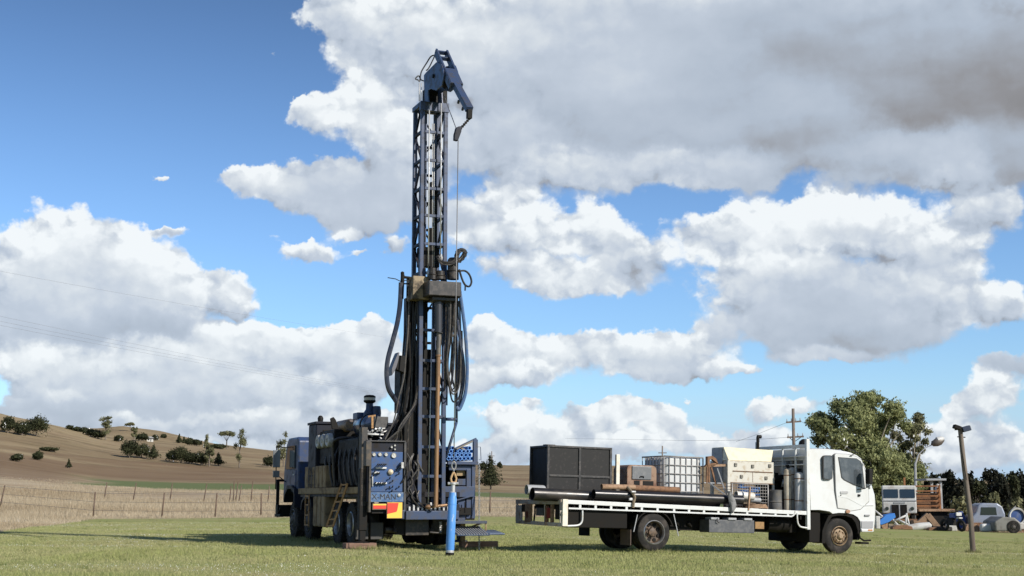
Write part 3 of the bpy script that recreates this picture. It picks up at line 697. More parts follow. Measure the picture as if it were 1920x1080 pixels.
    def gauge(u, v, r):
        p = ry(u, v, -1.6); k = MB(); k.lathe([(r, 0), (r * 1.02, -0.03), (r * 0.9, -0.045), (r * 0.88, -0.032)], (p.x, -1.6, p.z), (0, 1, 0), 20); g_ = k.build('gauge', silver, cabn)
        k = MB(); k.lathe([(r * 0.9, -0.034), (0, -0.034)], (p.x, -1.6, p.z), (0, 1, 0), 20); k.build('dial', white, g_)
        k = MB(); k.bar((p.x, -1.637, p.z), (p.x - r * 0.5, -1.637, p.z + r * 0.45), 0.008, 0.003); k.build('needle', black, g_)
    for u, v, r in ((q_[0], q_[1], q_[2] * .85) for q_ in ((701, 852, 0.056), (712, 852, 0.056), (723.5, 852, 0.056), (738, 854, 0.078), (734, 838, 0.036), (740, 835, 0.032), (740, 842, 0.03))): gauge(u, v, r)
    def lever(u, v, L=0.13, dx=-0.02):
        p = ry(u, v, -1.6); k = MB(); k.cyl((p.x, -1.6, p.z), (p.x + dx, -1.6 - L, p.z + 0.02), 0.010, n=6); k.cyl((p.x + dx, -1.6 - L, p.z + 0.02), (p.x + dx * 1.3, -1.6 - L - 0.05, p.z + 0.03), 0.018, n=8)
        k.build('control_lever', black, cabn)
    for u in (706.5, 710, 713.5, 717.5, 721): lever(u, 873, 0.16)
    for u, v in ((703, 886), (707, 889), (711, 889), (700, 893), (736, 903), (731, 898), (730, 915), (735, 921), (748, 889), (748, 914), (736, 914), (704, 907), (709, 908), (713, 908), (718, 908), (722, 907)): lever(u, v, 0.06)
    k = MB()
    for u0, u1, v in ((704, 724, 877.5), (700, 711, 886), (703, 725, 906)): p, q = ry(u0, v, -1.62), ry(u1, v, -1.62); k.box(p.x, q.x, -1.66, -1.6, p.z - 0.02, p.z + 0.02)
    p, q = ry(698.5, 893, -1.63), ry(698.5, 912, -1.63); k.cyl(p, q, 0.018, n=8); k.build('valve_bank', silver, cabn, 0.004)
    p = ry(732, 885, -1.62); k = MB(); k.lathe([(0.07, 0.02), (0.065, -0.05), (0.03, -0.09), (0, -0.10)], (p.x, -1.6, p.z), (0, 1, 0), 16); k.build('knob', mat('knob_cream', (0.6, 0.5, 0.36), 0.4), cabn)
    p = ry(748.5, 928.5, -1.64); k = MB(); k.lathe([(0.035, 0.02), (0.04, -0.02), (0.02, -0.035), (0, -0.035)], (p.x, -1.62, p.z), (0, 1, 0), 14); k.build('lamp', white, cabn)
    k = MB(); p, q = ry(741, 885, -1.64), ry(752, 872, -1.75); k.tube([p, p.lerp(q, .6) + Vector((0, 0, .03)), q], 0.012, 6); k.build('cable', black, cabn)
    k = MB(); k.box(ry(760, 0, -1.6).x, ry(764, 0, -1.6).x, -1.75, -1.6, ry(760, 878).z, ry(760, 867).z); k.build('grab_handle', silver, cabn)
    # posts left of the cabinet
    m = MB(); p = rx(684, 940, 0.0); m.box(-0.05, 0.10, -1.45, -1.2, 1.0, 2.9); m.box(0.1, 0.16, -1.62, -1.45, 0.85, 2.62); m.build('cabinet_post', mat('post_grey', (0.035, 0.032, 0.03), 0.6, 0, (0.13, 0.10, 0.07), 0.7, 6), rig, 0.01)
    m = MB(); m.box(-0.06, 0.06, -1.9, -1.66, 1.95, 2.55); m.build('bracket', mat('post_grey'  , (0, 0, 0)), rig, 0.01)
    # jack legs
    for x, y, top in ((0.02, -1.35, 1.9), (2.62, -1.1, 1.3)):
        m = MB(); m.box(x - 0.1, x + 0.1, y - 0.1, y + 0.1, 0.42, top); m.box(x - 0.075, x + 0.075, y - 0.075, y + 0.075, 0.18, 0.5)
        m.lathe([(0, 0.0), (0.2, 0.0), (0.2, 0.03), (0.08, 0.07), (0.06, 0.12)], (x, y, 0.10), (0, 0, 1), 16)
        m.build('jack_leg', black if x < 1 else navyl, rig, 0.01)
    # marker plates
    def plate(u0, v0, u1, v1, y): 
        a, b = ry(u0, v0, y), ry(u1, v1, y); k = MB(); k.box(a.x, b.x, y, y + 0.012, b.z, a.z); return k.build('marker_plate', mat('plate_rim', (0.13, 0.09, 0.06), 0.6), rig), a, b
    pl, a, b = plate(698.5, 944, 726, 955.5, -1.64)
    k = MB(); k.box(a.x + 0.02, b.x - 0.02, -1.644, -1.64, b.z + 0.02, a.z - 0.045); k.build('red_field', redm, pl)
    k = MB(); k.box(a.x + 0.02, b.x - 0.02, -1.644, -1.64, a.z - 0.045, a.z - 0.012); k.build('yellow_field', yelm, pl)
    pl, a, b = plate(725.5, 941.5, 754.5, 972, -1.66)
    w_, h_ = b.x - a.x, a.z - b.z
    k = MB(); k.box(a.x + 0.01, b.x - 0.01, -1.664, -1.66, b.z + 0.01, a.z - 0.01); k.build('yellow_field', yelm, pl)
    k = MB(); k.prism([(a.x + .012, a.z - .02), (a.x + w_ * .74, a.z - .02), (a.x + w_ * .66, a.z - h_ * .5), (a.x + w_ * .60, a.z - h_ * .6), (a.x + .012, a.z - h_ * .72)], 'y', -1.668, -1.664); k.build('red_field', redm, pl)
    # mudflaps, rear beam
    for u0, u1 in ((667, 690), (695, 718)):
        a, b = ry(u0, 980, -1.0), ry(u1, 1011, -1.0); m = MB(); m.box(a.x, b.x, -1.02, -0.99, b.z, a.z); m.build('mudflap', mudm, rig, 0.008)
    m = MB(); m.box(0.2, 2.45, -1.55, -1.3, 0.82, 1.04); m.box(1.0, 1.3, -1.5, -1.2, 1.04, 2.1); m.box(1.0, 2.1, -0.9, 0.2, 1.3, 2.0); m.build('rear_beam', navyd, rig, 0.01)
    m = MB()
    for i in range(7):
        x = 0.9 + i * 0.24; m.cyl((x, -1.2 + 0.1 * (i % 3), 0.35 + 0.05 * (i % 2)), (x + 0.1, -1.0, 0.75), 0.05, n=8)
    m.cyl((0.7, -1.0, 0.42), (2.4, -1.0, 0.40), 0.08); m.box(1.15, 1.75, -1.25, -0.7, 0.28, 0.7); m.box(1.9, 2.4, -1.1, -0.5, 0.3, 0.75)
    m.cyl(ry(805, 998, -1.5), ry(830, 1000, -1.5), 0.03, n=8); m.build('undercarriage', grease, rig, 0.01)
    m = MB(); sp = []
    p, q = ry(826, 978, -1.5), ry(826, 1000, -1.5)
    for i in range(60): t = i / 59; a_ = t * 6.283 * 8; sp.append(p.lerp(q, t) + Vector((math.cos(a_) * 0.035, math.sin(a_) * 0.035, 0)))
    m.tube(sp, 0.009, 5); m.build('spring', steel, rig)
    # work table
    a, b = ry(761, 958, -1.7), ry(842, 974, -1.7)
    m = MB(); m.box(a.x, b.x + 0.25, -1.72, -1.3, b.z, a.z); m.box(a.x - .1, a.x, -1.66, -1.3, b.z + .02, a.z + .02); m.build('work_table', navyl, rig, 0.01)
    m = MB(); p, q = ry(803, 951, -1.75), ry(838, 947, -1.75); m.cyl(p, q, 0.035, n=8); m.lathe([(0.05, -.05), (0.09, 0), (0.05, .06)], p, (0, 0, 1), 10); m.build('breakout_wrench', rodb, rig)
    for i in range(10): x = a.x + 0.1 + i * 0.11; MB().box(x, x + 0.05, -1.6, -1.45, a.z, a.z + 0.10 + 0.05 * (i % 3)).build('slip', silver, rig, 0.01)

    # mast
    x0, x1, y0, y1 = 1.34, 1.96, -1.6, -0.98; w = 0.10; zt = 11.2; zb = 0.95
    L0, L1 = ry(790.5, 195).x, ry(787, 950).x
    for (x, y) in ((x0, y0), (x1, y0), (x0, y1), (x1, y1)): MB().box(x, x + w, y, y + w, zb, zt).build('mast_chord', navyl, rig, 0.008)
    rungz = [ry(810, v).z for v in (247, 300, 353, 404, 457, 619, 676, 729, 781, 838, 893)]
    rungz.insert(5, (rungz[4] + rungz[5]) / 2 + 0.35); rungz.insert(6, (rungz[4] + rungz[6]) / 2 - 0.2)
    rungz = sorted(rungz, reverse=True)
    for z in rungz: MB().box(x0 + w, x1, y0 + 0.01, y0 + 0.07, z - 0.035, z + 0.035).build('mast_rung', navyl, rig, 0.004)
    m = MB(); prevz = zt - 0.05
    for i, z in enumerate(rungz + [zb]):
        for x in (x0 + 0.03, x1 + 0.03):
            m.box(x - 0.02, x + 0.04, y0 + w, y1, z - 0.035, z + 0.035)
            ya, yb = (y0 + w, y1) if i % 2 else (y1, y0 + w)
            m.bar((x + 0.01, ya, z + 0.03), (x + 0.01, yb, prevz - 0.03), 0.055, 0.03)
        m.box(x0 + w, x1, y1 + 0.03, y1 + 0.08, z - 0.28, z - 0.22)
        if i % 2: m.bar((x0 + w, y1 + 0.05, z), (x1, y1 + 0.05, prevz), 0.05, 0.03)
        else: m.bar((x1, y1 + 0.05, z), (x0 + w, y1 + 0.05, prevz), 0.05, 0.03)
        prevz = z
    m.build('mast_bracing', navyd, rig)
    m = MB(); m.box(x0 - 0.02, x1 + w + 0.02, y0 - 0.02, y0 + 0.12, zt - 0.22, zt + 0.02); m.box(x0 - 0.02, x0 + 0.06, y0 + .12, y1 + w + .02, zt - 0.1, zt + 0.02); m.box(x1 + 0.04, x1 + w + 0.02, y0 + .12, y1 + w + .02, zt - 0.1, zt + 0.02); m.box(x0 + .06, x1 + .04, y1, y1 + w + 0.02, zt - 0.1, zt + 0.02)
    m.build('mast_head', navyl, rig, 0.006)
    # feed cylinder, rails and cables inside the mast
    m = MB(); m.box(x0 + 0.2, x0 + 0.27, y0 + 0.35, y0 + 0.42, 1.0, 11.0); m.build('feed_rail', navyl, rig); m = MB(); m.box(x0 + 0.46, x0 + 0.53, y0 + 0.35, y0 + 0.42, 1.0, 11.0); m.build('feed_rail', navyl, rig)
    m = MB(); m.box(x0 + 0.12, x0 + 0.22, y0 + 0.3, y0 + 0.55, 6.9, 9.1); m.box(x0 + 0.36, x0 + 0.43, y0 + .3, y0 + .4, 8.3, 9.2); m.box(x0 + .1, x1, y0 + 0.3, y0 + 0.6, 7.0, 7.5); m.cyl((x0 + 0.52, y0 + 0.35, 6.8), (x0 + 0.52, y0 + 0.35, 9.1), 0.045); m.cyl((x0 + 0.4, y0 + 0.35, 6.8), (x0 + 0.4, y0 + 0.35, 8.0), 0.06)
    m.box(x0 + 0.12, x0 + 0.30, y0 + 0.25, y0 + 0.6, 1.0, 6.3); m.box(x0 + 0.3, x1, y0 + 0.42, y0 + 0.6, 1.0, 4.9); m.box(x0 + 0.12, x0 + 0.26, y0 + .2, y0 + .5, 1.0, 5.6)
    m.build('feed_cylinder', black, rig, 0.01)
    for (ut, vt, ub, vb, y) in ((805, 195, 803, 508, -1.72), (827.5, 175, 826, 480, -1.72), (811, 232, 811, 500, -1.3), (814, 232, 814, 500, -1.3), (810, 620, 803, 948, -1.72), (786, 156, 786, 190, -1.2), (790, 156, 789, 190, -1.2)):
        MB().cyl(ry(ut, vt, y), ry(ub, vb, y), 0.016 if y < -1.5 else 0.012, n=6).build('hoist_cable', silver, rig)
    for u, v in ((803, 512), (827, 483)): p = ry(u, v, -1.72); MB().lathe([(0, -.1), (.03, -.08), (.045, 0), (.02, .09), (0, .1)], p, (0, 0, 1), 8).build('cable_shackle', silver, rig)
    # crown plates
    def yz(x, pts): return [(rx(720 + a / 4.909, 80 + b / 4.909, x).y, rx(720 + a / 4.909, 80 + b / 4.909, x).z) for a, b in pts]
    pl_ = yz(1.42, [(372, 540), (366, 300), (385, 275), (480, 180), (525, 195), (545, 250), (552, 300), (530, 395), (480, 440), (430, 425), (405, 440), (410, 545)])
    m = MB(); m.prism(pl_, 'x', 1.42, 1.45); m.prism(pl_, 'x', 1.78, 1.81); cr = m.build('crown_plate', navy, rig, 0.004)
    c = rx(720 + 470 / 4.909, 80 + 310 / 4.909, 1.45)
    m = MB(); m.lathe([(0, -.14), (0.26, -.14), (0.29, -.12), (.24, -.08), (.24, .08), (0.29, .12), (0.26, .14), (0, .14)], (1.615, c.y, c.z), (1, 0, 0), 24)
    m.lathe([(0, -.03), (.05, -.03), (.05, .03)], (1.41, c.y, c.z), (1, 0, 0), 12); m.build('sheave', black, cr)
    m = MB(); m.box(1.5, 2.0, -1.5, -1.15, 11.22, 11.62); m.box(1.85, 2.05, -1.55, -1.2, 11.22, 11.7); m.lathe([(0, -.1), (.2, -.1), (.2, .1), (0, .1)], (1.75, -1.35, 11.55), (1, 0, 0), 18); m.build('sheave_block', black, cr, 0.01)
    # jib arm (folding) going rearwards and down
    jx0, jx1 = 1.46, 1.74
    A0 = rx(720 + 470 / 4.909, 80 + 85 / 4.909, jx0); A1 = rx(720 + 605 / 4.909, 80 + 400 / 4.909, jx0)
    E1 = rx(720 + 735 / 4.909, 80 + 610 / 4.909, jx0 + 0.04)
    dirj = (A1 - A0).normalized(); nj_ = Vector((0, -dirj.z, dirj.y)); nj_ = nj_ if nj_.z > 0 else -nj_
    m = MB()
    for x in (jx0, jx1): m.bar(A0 + Vector((x - jx0 + .02, 0, 0)), A1 + Vector((x - jx0 + .02, 0, 0)), 0.05, 0.2, up=nj_)
    for t in (0.0, 0.18): q = A0.lerp(A1, t); m.bar(q, q + Vector((jx1 - jx0 + .04, 0, 0)), 0.05, 0.1, up=nj_)
    q0, q1 = A0.lerp(A1, 0.58), A1
    m.bar(q0 + Vector((.16, 0, 0)) + nj_ * .06, q1 + Vector((.16, 0, 0)) + nj_ * .06, 0.30, 0.10, up=nj_)
    m.build('jib_arm', navyl, rig, 0.006)
    m = MB(); m.bar(A1 + Vector((.16, 0, 0)) + nj_ * .03 - dirj * .1, E1 + Vector((.14, 0, 0)), 0.17, 0.15, up=nj_)
    for t in (.45, .75): q = A1.lerp(E1, t) + Vector((.1, 0, 0)) - nj_ * .1; m.bar(q, q - nj_ * .09, 0.05, 0.05)
    m.build('jib_extension', navyl, rig, 0.006)
    E = E1 + Vector((.14, 0, 0))
    m = MB(); m.bar(E, E + Vector((0, .02, -.22)), 0.12, 0.12); m.build('jib_tip', black, rig, 0.01)
    yh = E.y
    m = MB(); p, q = E + Vector((0, .02, -.22)), ry(861, 244, yh)
    for i in range(7): s_ = p.lerp(q, i / 6); m.lathe([(.02, -.03), (.04, 0), (.02, .03)], s_, (q - p), 7)
    chn = m.build('jib_chain', grease, rig)
    c = ry(857.5, 251, yh); m = MB()
    pts = [(659, 785), (680, 775), (712, 770), (708, 820), (690, 870), (675, 908), (640, 900), (642, 850)]
    pp = [(ry(720 + a / 4.909, 80 + b / 4.909, yh).x, ry(720 + a / 4.909, 80 + b / 4.909, yh).z) for a, b in pts]
    m.prism(pp, 'y', yh - .05, yh + .05); m.build('snatch_block', navyd, rig, 0.015)
    # winch cable from block to the tool, and back up to the crown
    top = ry(859, 262, yh); bot = ry(851, 866, yh)
    m = MB(); m.cyl(top, bot, 0.011, n=6); m.build('winch_cable', wirem, rig)
    m = MB(); m.tube([ry(826, 160, -1.5), ry(840, 200, (yh - 1.5) / 2), ry(855, 240, yh)], 0.011, 6); m.build('winch_cable', wirem, rig)
    m = MB(); r1 = [bot + Vector((math.sin(a) * .05, 0, -.085 + math.cos(a) * .085)) for a in [i * 6.283 / 16 for i in range(17)]]; m.tube(r1, 0.016, 6)
    p = ry(851, 884, yh); m.tube([bot + Vector((0, 0, -.16)), p], 0.018, 6); m.build('cable_eye', steel, rig)
    m = MB(); c = ry(850.5, 897, yh)
    m.tube([c + Vector((0, 0, .14)), c + Vector((-.03, 0, .09)), c + Vector((-.065, 0, 0)), c + Vector((-.05, 0, -.08)), c + Vector((0, 0, -.10)), c + Vector((.05, 0, -.08)), c + Vector((.065, 0, 0)), c + Vector((.03, 0, .09)), c + Vector((0, 0, .14))], 0.024, 7); m.build('hook', mat('hook_orange', (0.5, 0.33, 0.17), 0.5, 0.2, (.25, .14, .07), .7, 15), rig)
    # hose from crown on the left
    def hose(pts, r, mm, n=6, name='hose'):
        k = MB(); k.tube(catmull([ry(*p) for p in pts], n), r, 8 if r > .03 else 6); return k.build(name, mm, rig)
    hose([(817, 103, -1.0), (808, 106, -.9), (800, 118, -.8), (790, 135, -.8), (787, 152, -.9), (784, 150, -.9), (779, 148, -.9), (785, 142, -.9), (790, 150, -.9), (800, 152, -1.3), (808, 149, -1.5)], 0.018, hosem)
    hose([(815, 105, -1.2), (807, 122, -1.2), (802, 130, -1.2), (799, 132, -1.2)], 0.018, hosem)
    # power head
    a, b = ry(774, 517, -1.75), ry(806, 562, -1.75)
    m = MB(); m.box(a.x, b.x, -1.78, -1.2, b.z, a.z); ph = m.build('drill_head', mat('head_tan', (0.25, 0.19, 0.115), 0.6, 0.1, (0.03, 0.025, 0.022), 0.9, 3.0, lo=0.42, hi=0.6), rig, 0.012)
    a, b = ry(803, 526, -2.2), ry(864, 557, -2.2); 
    m = MB(); m.box(a.x, b.x, -2.25, -1.55, b.z, a.z); m.box(a.x + .15, b.x - .05, -2.1, -1.6, b.z - .1, b.z); m.box(b.x - 0.02, b.x + .10, -1.9, -1.6, b.z + .02, b.z + .2); m.box(b.x - 0.02, b.x + .10, -1.9, -1.6, b.z - .2, b.z - .05); m.build('gearbox', mat('gearbox_black', (0.022, 0.02, 0.019), 0.4, 0.2, (0.06, 0.05, 0.045), 0.6, 8), ph, 0.02)
    p = ry(842, 512, -1.95); m = MB()
    for (u, v, r, h) in ((849, 524, .15, .55), (825, 524, .13, .22), (811, 524, .1, .3)):
        p = ry(u, v, -1.9); m.lathe([(r, 0), (r, h * .35), (r * 1.15, h * .36), (r * 1.15, h * .42), (r * .9, h * .44), (r * .9, h * .9), (r * .6, h), (0, h)], p, (0, 0, 1), 16)
    m.prism([(ry(806, 522, -1.9).x, ry(0, 522, -1.9).z), (ry(836, 522, -1.9).x, ry(0, 522, -1.9).z), (ry(832, 490, -1.9).x, ry(0, 490, -1.9).z), (ry(822, 488, -1.9).x, ry(0, 488, -1.9).z)], 'y', -1.98, -1.8)
    m.build('hydraulic_motor', grease, ph, 0.01)
    k = MB()
    for j in range(2):
        pts = [ry(*q_) for q_ in ((822, 482, -2), (828, 492, -2.05), (840, 494, -2.1), (850, 491, -2.1), (855, 486, -2.1), (858, 474, -2.1), (864, 469, -2.1), (872, 472, -2.1), (868, 482, -2.1), (860, 490, -2.1))]
        c_ = catmull(pts, 8); c_ = [c__ + Vector((0, 0, .0 + .02 * j)) for c__ in c_]
        if j == 0:
            sp = []
            for i in range((len(c_) - 1) * 5):
                t = i / 5; a_ = c_[int(t)].lerp(c_[int(t) + 1], t % 1); sp.append(a_ + Vector((math.cos(i * 1.3) * .055, math.sin(i * 1.3) * .045, math.sin(i * 1.3) * .05)))
            k.tube(sp, 0.012, 5)
        else: k.tube(c_, 0.035, 7)
    k.build('armoured_hose', grease, ph)
    hose([(862, 508, -2.1), (872, 508, -2.1), (880, 515, -2.1), (884, 528, -2.1), (880, 537, -2.1), (872, 534, -2.1), (866, 522, -2.1), (861, 505, -2.1)], 0.026, hosem)
    hose([(868, 527, -2.1), (872, 534, -2.1), (872, 545, -2.1)], 0.02, hosem)
    # hose manifold left of the head
    m = MB(); m.cyl(ry(755, 515, -1.4), ry(753, 560, -1.4), 0.05); m.cyl(ry(752, 519, -1.4), ry(776, 522, -1.4), 0.035, n=8); m.cyl(ry(757, 532, -1.4), ry(775, 532, -1.4), 0.018, n=8); m.cyl(ry(764, 538, -1.4), ry(775, 538, -1.4), 0.018, n=8); m.cyl(ry(764, 538, -1.4), ry(763, 556, -1.4), 0.018, n=8)
    m.lathe([(0.03, 0), (.045, .04), (.045, .1), (.02, .12)], ry(754.5, 518, -1.4), (0, 0, 1), 10); m.tube([ry(727, 520.5, -1.4), ry(742, 523, -1.4), ry(752, 528, -1.4), ry(770, 523, -1.4)], 0.012, 5); m.build('hose_manifold', black, ph)
    # long hoses down the left
    hose([(752, 530, -1.4), (750, 570, -1.4), (745, 605, -1.4), (736, 640, -1.4), (727, 675, -1.4), (725, 705, -1.4), (729, 730, -1.4), (740, 748, -1.3), (748, 762, -1.2), (752, 790, -1.1)], 0.062, mat('hose_navy', (0.022, 0.026, 0.042), 0.35, 0, (.06, .06, .07), .6, 5), 8)
    rnd = random.Random(11); mats_ = [hosem, hosem, black, hosegr, hosem, grease]
    for i in range(22):
        t = i / 21; yy = -1.45 + 0.5 * rnd.random(); j = lambda s=3: rnd.uniform(-s, s)
        pts = [(762 + 26 * t + j(1), 560, yy), (760 + 25 * t + j(4), 620, yy), (757 + 27 * t + j(4), 690, yy), (752 + 29 * t + j(4), 750, yy), (741 + 36 * t + j(4), 790, yy), (722 + 50 * t + j(5), 822 + 25 * t, yy), (714 + 58 * t + j(5), 835 + 60 * t, yy)]
        hose(pts, rnd.uniform(0.018, 0.036), mats_[i % 6], 5)
    for i in range(6):
        yy = -1.55; j = lambda s=3: rnd.uniform(-s, s)
        hose([(790 - i * 3 + j(), 700 + 12 * i, yy), (778 + j(), 760, yy), (752 + j(4), 800, yy - .1), (728 + 5 * i, 824, yy), (716 + 6 * i, 832, yy)], 0.02, [hosegr, hosem, grease][i % 3], 5)
    hose([(767, 560, -1.6), (765, 620, -1.6), (760, 680, -1.6), (757, 710, -1.6), (748, 745, -1.6), (738, 790, -1.6), (722, 824, -1.6)], 0.018, hosegr)
    # hose guide saddle
    m = MB(); pts = [(743.5, 661.5), (739, 672), (735, 682), (731.5, 692), (731.5, 705), (735, 700), (740, 690), (744, 676), (746, 662)]
    m.prism([(ry(a, b, -1.3).x, ry(a, b, -1.3).z) for a, b in pts], 'y', -1.45, -1.15); sdl = m.build('hose_saddle', mat('saddle_grey', (0.10, 0.10, 0.115), 0.5, 0.2), rig, 0.008)
    m = MB(); m.prism([(ry(a, b, -1.3).x, ry(a, b, -1.3).z) for a, b in ((745, 667), (757, 668), (758, 700), (741, 693))], 'y', -1.42, -1.18); m.build('saddle_bracket', black, sdl)
    # black boxes added left of the mast to fill the darkness behind the hoses
    m = MB(); m.box(1.02, 1.34, -1.45, -0.9, 1.1, 3.3); m.box(0.98, 1.3, -1.2, -.7, 3.3, 4.7); m.box(1.14, 1.34, -1.3, -.9, 4.7, 6.2); m.build('hose_dark_filler', black, rig, 0.02)
    rnd = random.Random(5)
    for i in range(16):
        u, v = rnd.uniform(760, 786), rnd.uniform(850, 930); yy = -1.62
        hose([(u, v, yy), (u + rnd.uniform(-8, 8), v + 14, yy - .05), (u + rnd.uniform(-10, 10), v + 32, yy)], rnd.uniform(.012, .024), [grease, hosegr, hosem][i % 3], 4)
    # right side: hoses in loops
    for i, (u0, ul, ur, vb, u1, v1, mm, r_) in enumerate(((845, 838, 864, 738, 862, 560, hosegr, .018), (852, 840, 861, 733, 858, 560, grease, .018), (842, 836, 851, 720, 853, 600, hosem, .03), (848, 833, 847, 705, 848, 570, hosegr, .018), (856, 846, 863, 728, 862, 570, hosem, .022), (850, 839, 866, 752, 866, 620, hosem, .022), (846, 834, 860, 730, 862, 600, grease, .016))):
        hose([(u0, 562, -2.0 + .05 * i), ((u0 + ul) / 2 + 2, 620, -1.95 + .05 * i), (ul, 680, -1.9 + .05 * i), (ul + (ur - ul) * .25, vb - 8, -1.9 + .05 * i), ((ul + ur) / 2 + 2, vb, -1.9 + .05 * i), (ur - 2, vb - 22, -1.9 + .05 * i), (ur, 650, -1.9 + .05 * i), (u1, v1, -1.95 + .05 * i)], r_, mm, 7)
    hose([(862, 545, -2.0), (867, 580, -2.0), (872, 620, -2.0), (875, 660, -2.0), (876, 700, -2.0), (873, 735, -2.0), (866, 758, -2.0), (860, 768, -2.0), (856, 762, -2.0)], 0.045, hosebl, 8)
    hose([(858, 600, -1.9), (863, 640, -1.9), (869, 680, -1.9), (869, 715, -1.9), (864, 745, -1.9), (857, 766, -1.9)], 0.04, mat('hose_slate', (.03, .04, .07), .4, 0, (.12, .12, .13), .5, 6), 8)
    for i in range(8): hose([(836 + i * 3, 562, -1.9), (836 + i * 2.5 + (i % 3) * 2, 620, -1.85), (833 + i * 3, 680 - 10 * i, -1.85), (834 + i * 1.5, 730 - 18 * i, -1.8)], .018 + .004 * (i % 3), [grease, hosem, hosegr][i % 3], 5)
    m = MB(); p0, p1 = ry(856, 570, -1.5), ry(856, 792, -1.5); q = ry(836, 858, -1.5)
    m.cyl(p0, p1, 0.035, n=8); m.cyl(p1, q, 0.035, n=8); m.cyl(ry(836, 786, -1.5), ry(856, 786, -1.5), 0.04, n=8); m.build('stay_tube', navyl, rig)
    m = MB(); m.cyl(ry(837, 560, -1.55), ry(836, 760, -1.55), 0.045, n=10); m.build('hydraulic_ram', navyl, rig)
    # pipe rack on the right
    yr = -1.2
    def rbox(k, u0, v0, u1, v1, ya, yb, yp=None): a, b = ry(u0, v0, yp or ya), ry(u1, v1, yp or ya); k.box(a.x, b.x, ya, yb, b.z, a.z)
    m = MB(); rbox(m, 888.5, 824, 896, 866, yr - .1, yr); m.bar(ry(853, 842, yr - .05), ry(893, 823, yr - .05), 0.07, 0.06)
    rbox(m, 840, 865, 897, 871, yr - .12, yr - .02); rbox(m, 840, 869, 897, 871.5, yr - .02, 3.6, yr - .02); m.box(ry(889, 0, yr).x, ry(895, 0, yr).x, 3.3, 3.4, ry(0, 866, yr).z, ry(0, 824, yr).z); m.box(ry(838, 0, yr).x, ry(841, 0, yr).x, -1.2, 3.6, ry(0, 868, yr).z, ry(0, 855, yr).z)
    m.tube([ry(893, 838, yr), ry(901, 838, yr), ry(902, 862, yr), ry(898, 862, yr)], 0.01, 5)
    m.build('pipe_rack', navyl, rig, 0.006)
    m = MB(); m.bar(ry(856, 842, yr - .1), ry(886, 827, yr - .1), 0.035, 0.03); m.bar(ry(862, 838, yr), ry(874, 846, yr), 0.05); m.build('rack_latch', mat('latch_tan', (.18, .15, .11), .6), rig)
    m = MB(); rbox(m, 842, 872, 892, 882, yr, yr + .1); rbox(m, 885, 872, 891, 972, yr - .04, yr + .06); rbox(m, 875, 880, 883, 972, yr - .02, yr + .05); rbox(m, 832, 912, 890, 932, yr - .12, yr - .06); rbox(m, 858, 898, 873, 910, yr, yr + .3); rbox(m, 832, 934, 874, 955, yr + .1, yr + .15)
    m.bar(ry(838, 943, yr - .1), ry(888, 929, yr - .1), 0.05, 0.03); m.build('side_frame', navyl, rig, 0.006)
    m = MB(); rbox(m, 856, 880, 872, 892, yr + .1, yr + .15); m.build('hose_guard', tan, rig)
    m = MB(); rbox(m, 843, 874, 890, 975, yr + .35, yr + 1.6, yr + .35); m.build('recess_shade_box', black, rig, 0.01)  # black box put in for the darkness of the recess below the rack
    # steps (chequer plate)
    tread = mat('chequer_plate', (0.04, 0.065, 0.13), 0.35, 0.3, (0.13, 0.15, 0.18), 0.7, 25)
    def rz(u, v, z): return rf.Z(u, v, z)
    def step(quad, z, t=0.03, nm_='step'):
        P_ = [rz(u, v, z) for u, v in quad]; k = MB(); k.prism([(p.x, p.y) for p in P_], 'z', z - t, z); 
        o = k.build(nm_, tread, rig, 0.004)
        k = MB(); n = 13
        for i in range(1, n): t_ = i / n; k.bar(P_[0].lerp(P_[1], t_) + Vector((0, 0, .006)), P_[3].lerp(P_[2], t_) + Vector((0, 0, .006)), 0.012, 0.014)
        k.build('tread_rib', silver, o)
        return P_
    zst = ry(0, 983, -1.9).z
    m = MB(); m.box(2.15, 3.0, -2.0, -1.25, zst - .03, zst); m.box(2.15, 3.0, -2.03, -2.0, zst - .06, zst + .01); m.build('step', mat('step_dark', (.03, .04, .065), .5, 0, (.07, .07, .07), .6, 20), rig, 0.004)
    z2 = ry(0, 1013, -2.3).z
    m = MB(); M_ = Matrix.Translation((2.55, -2.0, z2 + .1)) @ Matrix.Rotation(R(14), 4, 'X'); m.box(-.45, .38, -.40, .35, -.015, .015, M_); st2 = m.build('step', tread, rig, 0.004)
    m = MB()
    for i in range(12): xx = -.42 + i * .067; m.box(xx, xx + .02, -.40, .35, .015, .03, M_)
    m.build('tread_rib', silver, st2)
    m = MB(); M_ = Matrix.Translation((3.0, -1.95, z2 + .06)) @ Matrix.Rotation(R(6), 4, 'X'); m.box(-.05, .35, -.38, .35, -.015, .015, M_); m.build('step', tread, rig, 0.004)
    m = MB(); m.bar((2.98, -1.98, zst), (2.68, -1.6, z2 + .16), 0.04); m.bar((2.98, -1.98, zst), (2.98, -1.98, z2 + .1), 0.035); m.bar((2.2, -1.4, zst), (2.2, -1.4, z2 + .1), 0.03); m.bar((2.62, -1.3, 0.1), (2.62, -1.3, zst), .1); m.build('step_bracket', tan, rig)
    m = MB()
    p, q = ry(898.5, 873, yr), ry(898.5, 1035, yr - .5)
    n = 46
    for i in range(n):
        c_ = p.lerp(q, i / n); d_ = Vector((.018, 0, 0)) if i % 2 else Vector((0, .018, 0)); m.tube([c_ + d_ + Vector((0, 0, .03)), c_ + d_ - Vector((0, 0, .03)), c_ - d_ - Vector((0, 0, .03)), c_ - d_ + Vector((0, 0, .03)), c_ + d_ + Vector((0, 0, .03))], .007, 4, False)
    m.build('chain', silver, rig)
